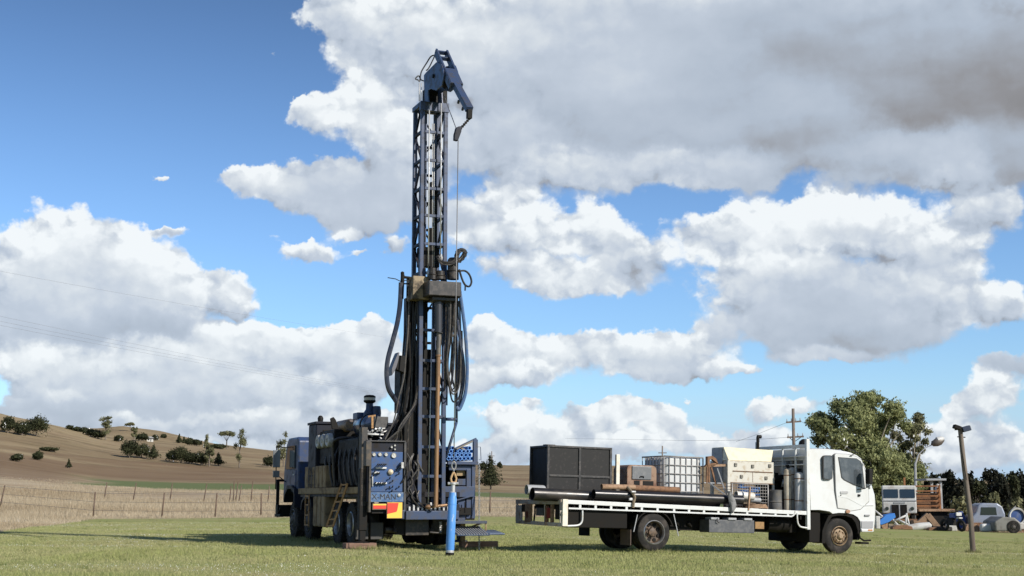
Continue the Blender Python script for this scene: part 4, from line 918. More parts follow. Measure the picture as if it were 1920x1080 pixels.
    m = MB(); p = ry(868, 958, -1.3); m.box(p.x - .35, p.x + .22, -1.3, -1.0, p.z - .1, p.z + .08); m.cyl(p + Vector((.05, 0, -.05)), p + Vector((.05, 0, .22)), .015, n=6); m.cyl(p + Vector((-.2, 0, .02)), p + Vector((-.05, 0, .02)), .02, n=6); m.build('winch', black, rig, 0.01)
    # spindle
    m = MB(); m.cyl(ry(822, 556, -1.9), ry(822, 622, -1.9), .095, n=16); m.cyl(ry(822, 622, -1.9), ry(821.5, 624, -1.9), .12, n=16); m.build('spindle', mat('spindle_dark', (.045, .045, .05), .35, .3), ph)
    return yh
YH = build_rig()
RT = Matrix.Translation(RO) @ Matrix.Rotation(TH, 4, 'Z')
# rod in the mast
rod = thing('drill_rod', 'long rust brown drill rod hanging from the drill head down the mast', 'drill rod', RT @ Vector((ry(817, 950, -1.9).x, -1.9, ry(817, 950, -1.9).z)), TH)
def rod_build():
    z0 = ry(817, 950, -1.9).z; zj = ry(819, 668, -1.9).z; zt = ry(820, 622, -1.9).z
    m = MB(); m.cyl((0, 0, 0), (.04, 0, zj - z0), .055, n=14); m.cyl((.04, 0, zj - z0), (.04, 0, zj - z0 + .04), .07, n=14); m.build('rod_body', rodb, rod)
    m = MB(); m.cyl((.04, 0, zj - z0 + .04), (.05, 0, zt - z0), .062, n=14); m.build('rod_collar', mat('collar_grey', (.11, .10, .09), .5, .4, (.2, .17, .13), .5, 12), rod)
rod_build()
# hanging hammer
hb = RT @ ry(843, 1043, YH)
ham = thing('drill_hammer', 'bright blue down-hole hammer tube hanging on the winch hook behind the rig', 'drill hammer', hb)
def ham_build():
    top = (RT @ ry(850, 905, YH)) - hb; d = top.normalized(); L = top.length
    m = MB(); m.lathe([(.09, .13), (.098, .16), (.098, L - .36), (.085, L - .32), (.08, L - .22)], (0, 0, 0), d, 22); m.lathe([(.099, L - .5), (.1, L - .49), (.1, L - .48), (.099, L - .47)], (0, 0, 0), d, 22); m.build('hammer_body', hamb, ham)
    m = MB(); m.lathe([(0, 0), (.085, .0), (.1, .03), (.1, .08)], (0, 0, 0), d, 14)
    for i in range(9): a = i * .7; m.lathe([(.02, -.02), (.0, -.035)], (math.cos(a) * .07, math.sin(a) * .07, 0), (0, 0, 1), 6)
    m.build('drill_bit', black, ham)
    m = MB(); m.lathe([(.09, .06), (.094, .10), (.09, .15)], (0, 0, 0), d, 22); m.build('bit_collar', silver, ham)
    m = MB(); m.lathe([(.08, L - .22), (.05, L - .2), (.045, L - .05), (.07, L - .04), (.07, L), (.03, L + .01)], (0, 0, 0), d, 16); m.cyl(d * (L - .02) + Vector((-.12, 0, 0)), d * (L - .02) + Vector((.12, 0, 0)), .035, n=10); m.build('top_sub', silver, ham)
ham_build()
# pipes lying in the rack
rows = ((180, (258, 545)), (236, (232, 310, 382, 447, 512, 572)), (298, (208, 275, 345, 412, 482, 548)), (357, (190, 243, 315, 388, 452, 520, 582)))
first = None
for (vv, us) in rows:
    for uu in us:
        p = ry(820 + uu / 9, 820 + vv / 9, -1.25); w = RT @ p
        lb = 'bright blue pipe lying in the rack on the right side of the drilling rig'
        if first is None:
            k = MB(); k.cyl((0, 0, 0), (0, 4.4, 0), .049, n=16, inner=.036); first = tag(k.build('drill_pipe', pipeb), lb, 'pipe', 'blue pipes stacked in the rig rack'); first.location = w; first.rotation_euler = (0, 0, TH)
        else: dup(first, w)
# timber under the jacks
def timber_block(u0, u1, v0, v1, y, label, dep=.35):
    a, b = ry(u0, v0, y), ry(u1, v1, y); c = (a + b) / 2; L = b.x - a.x; h = abs(a.z - b.z)
    w = RT @ Vector((c.x, y + dep / 2, 0)); w.z = RO.z; h = .12
    k = MB(); k.box(-L / 2, L / 2, -dep / 2, dep / 2, -0.02, h); o = tag(k.build('timber_block', timber, None, .008), label, 'timber', 'timber packing under the rig'); o.location = w; o.rotation_euler = (0, 0, TH)
timber_block(649, 706, 1027, 1034, -1.55, 'long timber baulk under the left rear jack foot of the rig')
timber_block(866, 891, 1027.5, 1034, -1.5, 'short timber block under the right rear jack of the rig', .25)
timber_block(889, 902, 1027.5, 1033, -1.4, 'small timber offcut between two blocks right of the rig', .2)
timber_block(902, 934, 1026, 1032, -1.35, 'timber block with chain end on it, farthest right of the rig', .2)
# ------------------------------------------------------------------ white flatbed truck
wp = mat('white_paint', (0.56, 0.57, 0.565), 0.3, 0.0, (0.45, 0.44, 0.41), 0.55, 2.5, lo=0.4, hi=0.75)
wr = mat('white_rail', (0.56, 0.57, 0.56), 0.4, 0.0, (0.42, 0.36, 0.28), 0.7, 7, lo=0.55, hi=0.72)
under = mat('underbody_black', (0.007, 0.006, 0.005), 0.75, 0.0, (0.018, 0.015, 0.012), 0.5, 6, spec=0.2)
rimt = mat('rim_tan_rust', (0.30, 0.22, 0.14), 0.6, 0.2, (0.13, 0.075, 0.04), 0.8, 14)
rimg = mat('rim_dusty', (0.07, 0.05, 0.035), 0.6, 0.2, (0.20, 0.13, 0.08), 0.6, 9)
tyre_w = rubber
grey = mat('plain_grey', (0.30, 0.31, 0.32), 0.5, 0.0, (0.2, 0.2, 0.2), 0.5, 8)
rust = mat('rusty_steel', (0.20, 0.105, 0.055), 0.85, 0.0, (0.10, 0.06, 0.04), 0.8, 10)
rustl = mat('light_rust', (0.30, 0.19, 0.115), 0.75, 0.1, (0.15, 0.09, 0.055), 0.8, 9)
boxg = mat('toolbox_grey', (0.075, 0.078, 0.085), 0.5, 0.2, (0.13, 0.13, 0.13), 0.6, 8)
crate = mat('crate_black', (0.013, 0.0125, 0.0125), 0.6, 0.0, (0.055, 0.05, 0.048), 0.6, 14, lo=0.56, hi=0.66, spec=0.3)
pipek = mat('black_steel_pipe', (0.020, 0.020, 0.022), 0.28, 0.3, (0.05, 0.04, 0.03), 0.6, 4, stretch=(.3, 1, 1))
alu = mat('dull_alu', (0.58, 0.57, 0.54), 0.45, 0.1, (0.40, 0.33, 0.24), 0.6, 7)
cream = mat('cream_enamel', (0.72, 0.65, 0.46), 0.4, 0.0, (0.55, 0.47, 0.33), 0.6, 6)
creamg = mat('weathered_enamel', (0.50, 0.48, 0.42), 0.5, 0.0, (0.33, 0.26, 0.17), 0.7, 8, lo=0.5, hi=0.7)
ibcw = mat('tank_plastic', (0.58, 0.59, 0.585), 0.45, 0.0, (0.50, 0.51, 0.50), 0.5, 3)
amber = mat('amber_lens', (0.45, 0.18, 0.05), 0.3); redl = mat('red_lens', (0.22, 0.02, 0.015), 0.3, 0, (.1, .03, .02), .5, 9)
glass2 = mat('cab_glass', (0.055, 0.065, 0.075), 0.08, 0.0, (0.12, 0.13, 0.14), 0.7, 2.5, spec=0.8)
_e = NT(ibcw.node_tree); _b = ibcw.node_tree.nodes['Principled BSDF']; _t = _e.node('ShaderNodeBsdfTranslucent', {0: (.75, .77, .76, 1)}); _m = _e.node('ShaderNodeMixShader', {0: .15, 1: _b.outputs[0], 2: _t.outputs[0]}); ibcw.node_tree.links.new(_m.outputs[0], ibcw.node_tree.nodes['Material Output'].inputs[0])
q0, q1 = P(1227, 1032.6, 34.7), P(1575, 1037.5, 36.9)
tx = (q1 - q0).normalized(); ty = Vector((-tx.y, tx.x, 0)).normalized(); tz = tx.cross(ty)
TM = Matrix((tx, ty, tz)).transposed(); tf = Frame(q0, TM); TT = Matrix.Translation(q0) @ TM.to_4x4()
truck = thing('flatbed_truck', 'white single cab flatbed truck loaded with pipes, crate and tanks, cab facing right', 'flatbed truck', q0, rot=TM.to_euler())
def sy(u, v, y=0.0): return tf.Y(u, v, y)
def sx(u, v, x): return tf.X(u, v, x)
def z2(x, y): return sy(1290 + x / 4, 780 + y / 4, 0.0)
YC = 0.0      # near side of the cab
WB = (q1 - q0).length
def build_truck():
    rr_ = 0.455
    # wheels: axle along local y.  Wheels are modelled along x, so hold them in a turned helper matrix
    def twheel(x, y, side, dual, rimm, rimr, steer=0):
        before = set(COL.objects)
        t = wheel(None, 0, 0, 0, rr_, 0.25, rimm, -1, dual, False, rimr)
        M = Matrix.Translation((x, y, rr_ - 0.01)) @ Matrix.Rotation(R(90) if side < 0 else R(-90), 4, 'Z')
        for o in set(COL.objects) - before: o.data.transform(M)
        t.parent = truck
        return t
    twheel(0, 0.13, -1, True, rimg, 0.64); twheel(0, 2.05, 1, True, rimg, 0.64)
    twheel(WB, 0.13, -1, False, rimt, 0.55); twheel(WB, 2.05, 1, False, rimt, 0.55)
    # tray
    a, b = sy(1062, 937), sy(1513, 958.5)
    xt, xh = a.x, b.x
    def tz_(x, off=0.0): t = (x - a.x) / (b.x - a.x); return a.z + (b.z - a.z) * t + off
    D = 2.38
    m = MB(); m.bar((xt, 0.02, a.z - .048), (xh, 0.02, b.z - .048), 0.04, 0.10); m.bar((xt, D, a.z - .055), (xh, D, b.z - .055), 0.04, 0.115)
    m.bar((xt + .02, 0.03, a.z - .055), (xt + .02, D, a.z - .055), 0.04, .115)
    tray = m.build('tray', wr, truck, 0.008)
    m = MB(); m.prism([(xt, a.z - .085), (xh, b.z - .085), (xh, b.z - .02), (xt, a.z - .02)], 'y', 0.05, D - .02); m.build('tray_floor', mat('tray_floor', (.10, .09, .085), .8, 0, (.2, .16, .12), .5, 5), tray)
    m = MB()
    for i in range(18): x = xt + .25 + i * (xh - xt - .4) / 17; m.box(x - .02, x + .02, .06, D - .05, tz_(x, -.22), tz_(x, -.10))
    m.build('cross_member', under, tray)
    m = MB(); c, d = sy(1066, 953, 0.0), sy(1484, 968, 0.0); m.bar(c, d, 0.03, 0.038)
    e_ = sy(1491, 958, 0.0); m.tube(bez(d, d + Vector((.06, 0, 0)), e_ + Vector((0, 0, -.06)), e_, 6), 0.02, 6)
    for u in (1088, 1117, 1146, 1175, 1203.5, 1233, 1264, 1292, 1320, 1347, 1374, 1401, 1427, 1454, 1477.5):
        v0 = 937 + (u - 1062) / 451 * 21.5; p = sy(u, v0, 0.0); t = (u - 1066) / 418; q = sy(u, 953 + t * 15, 0.0)
        m.box(p.x - .03, p.x + .03, -0.005, .03, q.z, p.z - .1)
    m.build('rope_rail', wr, tray)
    m = MB(); p = [sy(*q_) for q_ in ((1092, 957), (1092, 972), (1090, 980), (1083, 985), (1064, 986))]; m.tube(catmull(p, 4), .022, 8); m.build('rear_hoop', wr, tray)
    m = MB(); p = [sy(*q_) for q_ in ((1494.5, 962), (1495, 975), (1497, 983), (1502, 988), (1516, 990))]; m.tube(catmull(p, 4), .022, 8); m.build('front_hoop', wr, tray)
    m = MB(); p, q = sy(1053, 936.5, .0), sy(1064, 987, .0); m.box(xt - .1, xt + .04, -0.02, .06, q.z, p.z + .01); m.build('tail_post', mat('post_cream', (.66, .62, .52), .45, 0, (.5, .42, .32), .6, 7), tray, .008)
    # tail frame hanging under the rear edge
    xf = xt - 0.03
    def fx(u, v, x=xf): return sx(u, v, x)
    tl, tr, bl, br_ = fx(968, 940.5), fx(1053, 941), fx(968, 978), fx(1053, 984)
    gm_ = mat('tail_grey', (.44, .41, .38), .75, 0, (.34, .21, .12), .8, 4)
    m = MB(); m.bar(tl, tr, 0.04, .11); m.bar(bl, br_, 0.04, .09)
    m.bar(fx(970, 938), fx(970, 981), .05, .05); m.bar(fx(1022, 940), fx(1022, 983), .04, .04); m.bar(fx(1051, 940), fx(1051, 986), .04, .04); m.build('tail_frame', gm_, tray, .006)
    for u0, u1, v0, v1, mm, nm_ in ((969, 978, 947, 977, gm_, 'tail_panel'), (980, 985, 945, 960, black, 'tail_lamp'), (986, 996, 945, 979, rustl, 'tail_bracket'), (988, 992, 958, 972, redl, 'tail_lamp'), (1007, 1019, 952, 967, boxg, 'number_plate_holder'), (1024, 1027, 948, 979, rust, 'tail_bracket'), (1027, 1034, 952, 972, redl, 'tail_lamp'), (1034, 1037, 946, 980, rustl, 'tail_bracket'), (1043, 1050, 948, 974, black, 'mud_flap')):
        c, d = fx(u0, v0), fx(u1, v1); m = MB(); m.box(xf - .03, xf + .03, min(c.y, d.y), max(c.y, d.y), d.z, c.z); m.build(nm_, mm, tray, .006)
    m = MB(); m.tube([fx(1003, 948), fx(1003, 962), fx(1001, 978)], .022, 6); m.build('trailer_plug', black, tray)
    # chassis
    m = MB()
    for y in (.7, 1.55): m.box(xt + .9, WB + 1.0, y, y + .08, .62, .88)
    m.cyl((0, .2, rr_), (0, 2.0, rr_), .08); m.lathe([(0, -.25), (.2, -.2), (.24, 0), (.2, .2), (0, .25)], (0, 1.15, rr_), (0, 1, 0), 14); m.cyl((WB, .2, rr_), (WB, 2.0, rr_), .06)
    m.box(-1.6, -0.75, .4, 1.9, .58, 1.0); m.box(-.65, .65, .35, 1.95, .95, 1.12)
    m.cyl((.2, 1.15, .55), (3.5, 1.1, .65), .05); m.box(.75, WB - .95, .55, 1.8, .5, 1.02)
    m.box(WB - 2.0, WB - 1.2, 1.2, 2.1, .5, 1.0); m.box(WB - .9, WB + .9, .7, 1.6, .45, 1.0)
    m.lathe([(0, -.35), (.2, -.34), (.22, 0), (.2, .34), (0, .35)], (WB - 1.6, .55, .72), (1, 0, 0), 16)
    for i in range(8): x = .9 + i * .35; m.cyl((x, .5, .7), (x + .15, .62, .5 + .05 * (i % 3)), .05, n=7)
    m.build('chassis', under, truck, .01)
    m = MB(); m.box(xt + .03, -.72, .08, .34, .52, .98); m.build('tray_shade_panel', under, truck, .02)  # black panel standing in for the chassis shade under the tray
    # mudguards and flaps
    m = MB(); pts = [(math.cos(a) * .56, math.sin(a) * .54 + rr_ + .0) for a in [R(20 + 140 * i / 14) for i in range(15)]]; inn = [(x * .95, (z - rr_) * .95 + rr_) for x, z in reversed(pts)]
    m.prism(pts + inn, 'y', .02, .62); m.build('mudguard', under, truck); m = MB(); m.prism(pts + inn, 'y', 1.7, 2.3); m.build('mudguard', under, truck)
    m = MB(); m.bar(sy(1188, 997, -.01), sy(1195, 965, -.01), .02); m.build('guard_stay', grey, truck); m = MB(); m.bar(sy(1272, 1005, -.01), sy(1263, 964, -.01), .02); m.build('guard_stay', grey, truck)
    c, d = sy(1163, 997, .25), sy(1187, 1026, .25); m = MB(); m.box(c.x, c.x + .02, .0, .5, d.z, c.z); 
    m = MB(); m.prism([(-.66, .12), (-.66, .5)] + [(-.64, .5), (-.64, .12)], 'y', .02, .56); m.build('mudflap', mat('flap_brown', (.085, .06, .05), .8, 0, (.13, .09, .065), .7, 8), truck)
    m = MB(); m.prism([(-.95, .3), (-.95, .62), (-.93, .62), (-.93, .3)], 'y', 1.7, 2.3); m.build('mudflap', under, truck)
    # under-tray toolbox
    c, d = sy(1330, 974, .02), sy(1415, 1003, .02)
    m = MB(); m.box(c.x, d.x, .03, .5, d.z + .04, c.z); tb = m.build('side_locker', boxg, truck, .012)
    for t in (.12, .5, .85): x = c.x + (d.x - c.x) * t; MB().box(x - .12, x + .12, .0, .3, c.z - .0, c.z + .055).build('locker_hinge', grey, tb, .01)
    m = MB(); x = c.x + .22; m.tube([(x, .0, c.z + .04), (x - .02, -.02, c.z - .04), (x + .05, -.02, c.z - .08)], .012, 5); m.build('locker_latch', black, tb)
    c, d = sy(1416, 978, .2), sy(1433, 992, .2); m = MB(); m.box(c.x, d.x, .2, .5, d.z, c.z); m.build('battery_box', mat('ochre', (.28, .16, .06), .7, 0, (.15, .09, .05), .6, 8), truck, .01)
    # headboard
    c, d = sy(1511.5, 823, .0), sy(1518.5, 993, .0); xhb = c.x
    m = MB(); m.box(c.x, c.x + .1, -.02, .07, sy(1515, 993).z, sy(1515, 823).z); m.box(c.x, c.x + .1, D - .07, D + .02, b.z - .3, sy(1515, 823).z); hbz = sy(1513, 836).z
    for z in (hbz, hbz - .26, hbz - .48, hbz - .9): m.bar((c.x + .05, .05, z), (c.x + .05, D - .05, z), .05, .09 if z == hbz else .035)
    for y in (.55, 1.15, 1.8): m.bar((c.x + .05, y, b.z), (c.x + .05, y, hbz), .045)
    m.build('headboard', wr, truck, .008)
    # cab
    prof = [(922, 705), (922, 262), (940, 257), (1060, 258), (1160, 268), (1235, 282), (1275, 300), (1302, 322), (1318, 360), (1340, 420), (1372, 520), (1392, 590), (1398, 680), (1395, 780), (1386, 868), (1298, 868), (1292, 790), (1272, 758), (1240, 738), (1195, 729), (1130, 727), (1085, 733), (1062, 716), (985, 704)]
    pr = [(z2(x, y).x, z2(x, y).z) for x, y in prof]
    CW = 2.15
    # sections across the cab: slight tumblehome of the roof and a curved front
    bm = bmesh.new(); secs = []
    ys = [0.0, .05, .18, .45, .85, 1.3, 1.7, 1.97, 2.10, 2.15]
    zc = sum(z for x, z in pr) / len(pr); zroof = max(z for x, z in pr); xfront = max(x for x, z in pr)
    for y in ys:
        e_ = min(y, CW - y) / .45; k = math.sqrt(max(0, 1 - (1 - min(1, e_)) ** 2))
        ring = []
        for (x, z) in pr:
            up = max(0, (z - (zroof - .35)) / .35); fr_ = max(0, (x - (xfront - 1.0)) / 1.0) ** 2
            if e_ < 1: pass
            ring.append(bm.verts.new((x + .16 * fr_ * k, y + (0.12 * up * up if y < CW / 2 else -0.12 * up * up) * (1 - k), z + .07 * up * k)))
        secs.append(ring)
    n = len(pr)
    for A, B in zip(secs, secs[1:]):
        for i in range(n):
            f = bm.faces.new((A[i], A[(i + 1) % n], B[(i + 1) % n], B[i])); f.smooth = True
    bm.faces.new(secs[0]); bm.faces.new(list(reversed(secs[-1])))
    mb = MB(); mb.b.free(); mb.b = bm
    cab = mb.build('cab', wp, truck, 0.03, ang=30, seg=3)
    def plate(pts, nm_, mm, par, y0=-.012, y1=.01, bev=0.0):
        k = MB(); k.prism([(z2(x, y).x, z2(x, y).z) for x, y in pts], 'y', y0, y1); return k.build(nm_, mm, par, bev)
    def rrect(x0, y0, x1, y1, r=10):
        out = []
        for cx, cy, a0 in ((x1 - r, y0 + r, -90), (x1 - r, y1 - r, 0), (x0 + r, y1 - r, 90), (x0 + r, y0 + r, 180)):
            for i in range(4): a = R(a0 + i * 30); out.append((cx + math.cos(a) * r, cy + math.sin(a) * r))
        return out
    sealm = mat('seal_black', (.02, .02, .02), .6)
    plate(rrect(1012, 295, 1083, 478, 18), 'window_seal', sealm, cab, -.008, .06)
    w_ = plate(rrect(1017, 301, 1078, 472, 15), 'rear_quarter_window', glass2, cab, -.014, .06)
    # door with window
    dp = [(1100, 292), (1112, 284), (1200, 289), (1262, 306), (1300, 330), (1335, 440), (1352, 560), (1355, 640), (1290, 700), (1215, 712), (1195, 700), (1122, 690), (1108, 560)]
    plate([(x + (-3 if x < 1200 else 3), y + (-3 if y < 500 else 3)) for x, y in dp], 'door_gap', mat('gap_grey', (.16, .16, .16), .8), cab, -.004, .06)
    dr = plate(dp, 'door', wp, cab, -.012, .06, .006)
    plate([(1122, 308), (1262, 318), (1292, 338), (1304, 360), (1326, 548), (1240, 520), (1165, 482), (1146, 462)], 'window_seal', sealm, dr, -.016, .07)
    plate([(1128, 314), (1258, 323), (1287, 341), (1298, 362), (1319, 538), (1243, 513), (1169, 476), (1151, 458)], 'door_window', glass2, dr, -.022, .07)
    plate([(1331, 415), (1343, 440), (1363, 545), (1332, 528)], 'windscreen_corner', glass2, cab, -.03, .06)
    plate(rrect(1138, 563, 1197, 584, 9), 'door_handle', mat('handle_grey', (.35, .35, .35), .4), dr, -.03, -.01, .004)
    plate([(1139, 590), (1147, 590), (1147, 598), (1139, 598)], 'lock', black, dr, -.018, -.01)
    plate([(1125, 598), (1195, 612), (1300, 668), (1390, 668), (1390, 672), (1298, 673), (1193, 617), (1125, 604)], 'swage_line', wp, cab, -.018, .01)
    plate([(1322, 740), (1358, 740), (1358, 752), (1322, 752)], 'side_badge', mat('badge_grey', (.2, .2, .2), .5), cab, -.03, .01)
    plate(rrect(1180, 704, 1210, 728, 8), 'side_indicator', mat('ind', (.30, .16, .09), .4), cab, -.04, .01, .005)
    plate([(1296, 788), (1388, 788), (1384, 842), (1300, 842)], 'corner_lamp', mat('lamp_grey', (.3, .3, .31), .35), cab, -.02, .2, .01)
    bp = plate([(1294, 846), (1386, 846), (1384, 870), (1298, 870)], 'bumper', wp, cab, -.035, 2.18, .02)
    plate([(1344, 850), (1376, 850), (1376, 861), (1344, 861)], 'bumper_indicator', amber, cab, -.045, .0)
    # windscreen over the front
    k = MB(); i0, i1 = 8, 11
    for s0, s1, y0, y1 in [(z2(1325, 372), z2(1372, 512), .12, 2.03)]:
        N = 10
        def fx_(p, y): e2 = min(1, min(y, CW - y) / .45); kk = math.sqrt(max(0, 1 - (1 - e2) ** 2)); fr_ = max(0, (p.x - (xfront - 1.0)) / 1.0) ** 2; return Vector((p.x + .16 * fr_ * kk + .012, y, p.z))
        for i in range(N):
            ya, yb = y0 + (y1 - y0) * i / N, y0 + (y1 - y0) * (i + 1) / N
            k.face([fx_(s0, ya), fx_(s0, yb), fx_(s1, yb), fx_(s1, ya)], True)
    bmesh.ops.remove_doubles(k.b, verts=k.b.verts, dist=.001); k.build('windscreen', glass2, cab)
    k = MB(); p = z2(1398, 700); k.box(p.x + .02, p.x + .19, .4, 1.75, p.z - .25, p.z + .3); k.build('grille', black, cab, .02)
    for y in (.25, 1.9): k = MB(); p = z2(1392, 800); k.box(p.x + .0, p.x + .14, y - .18, y + .18, p.z - .08, p.z + .1); k.build('headlight', glass2, cab, .02)
    # rear wall of the cab: window
    k = MB(); p, q = z2(922, 330), z2(922, 470); k.box(p.x - .02, p.x + .0, .35, 1.8, q.z, p.z); k.build('rear_window', glass2, cab, .01)
    k = MB(); 
    for i in range(3): z = z2(922, 290 + i * 16).z; k.box(p.x - .03, p.x, .2, 1.9, z - .02, z + .01)
    k.build('rear_rib', wp, cab)
    # arch lining
    k = MB(); pts = [(1010, 955), (1014, 860), (1035, 800), (1060, 750), (1085, 733), (1130, 727), (1195, 729), (1240, 738), (1272, 758), (1292, 790), (1298, 868), (1290, 930), (1275, 930), (1280, 860), (1262, 800), (1235, 765), (1190, 748), (1130, 746), (1085, 755), (1060, 790), (1042, 850), (1036, 955)]
    k.prism([(z2(x, y).x, z2(x, y).z) for x, y in pts], 'y', .03, .45); k.build('wheel_arch', under, cab); k = MB(); k.prism([(z2(x, y).x, z2(x, y).z) for x, y in pts], 'y', 1.75, 2.12); k.build('wheel_arch', under, cab)
    k = MB(); c, d = z2(925, 720), z2(1012, 950); k.box(c.x, d.x, .1, 2.0, d.z, c.z); k.build('step_well', under, truck, .02)
    k = MB(); k.tube([z2(1280, 880), z2(1290, 915) , z2(1320, 935), z2(1370, 932)], .025, 6); k.box(z2(1290, 0).x, z2(1345, 0).x, .02, .3, z2(0, 938).z, z2(0, 922).z); k.build('cab_step', under, cab)
    # mirror and arms
    k = MB(); k.tube([z2(1312, 325) + Vector((0, .05, 0)), z2(1316, 340) + Vector((.05, -.2, 0)), z2(1314, 365) + Vector((.05, -.25, 0))], .012, 5); k.tube([z2(1265, 552) + Vector((0, 0, 0)), z2(1290, 545) + Vector((.03, -.15, 0)), z2(1312, 520) + Vector((.05, -.25, 0)), z2(1314, 450) + Vector((.05, -.25, 0))], .012, 5)
    k.box(z2(1262, 0).x, z2(1278, 0).x, -.04, .0, z2(0, 560).z, z2(0, 543).z); mr = k.build('mirror_arm', black, cab)
    k = MB(); p = z2(1309, 400); k.box(p.x - .06, p.x + .06, -.36, -.18, z2(0, 462).z, z2(0, 342).z); k.build('mirror', black, mr, .02)
    k = MB(); p = z2(1225, 278); k.lathe([(.07, 0), (.065, .05), (.03, .08), (0, .09)], (p.x, .5, p.z + .02), (0, 0, 1), 12); k.build('roof_lamp', grey, cab)
    k = MB(); p = z2(1240, 305); k.tube([p + Vector((0, .02, -.02)), p + Vector((-.12, -.04, .02)), p + Vector((.1, -.05, .12))], .012, 5); k.build('aerial_base', black, cab)
    # snorkel and exhaust
    k = MB(); p, q = sy(1507, 832, .9), sy(1507, 905, .9); k.cyl(p, q, .10, n=14); k.lathe([(.12, -.1), (.14, -.02), (.12, .06), (.05, .12), (0, .13)], p, (0, 0, 1), 14); k.build('air_snorkel', black, truck)
    k = MB(); p, q = sy(1421, 820, 1.7), sy(1421, 900, 1.7); k.cyl(p, q, .045, n=10); k.tube([p - Vector((0, 0, .03)), p + Vector((.0, 0, .02)), p + Vector((.10, 0, .02))], .05, 8); k.build('exhaust_stack', black, truck)
    return xt, xh, tz_, D
XT, XH, bedz, TD = build_truck()
def cargo(name, label, cat, p, group=None): return thing(name, label, cat, TT @ Vector(p), rot=TM.to_euler(), group=group)

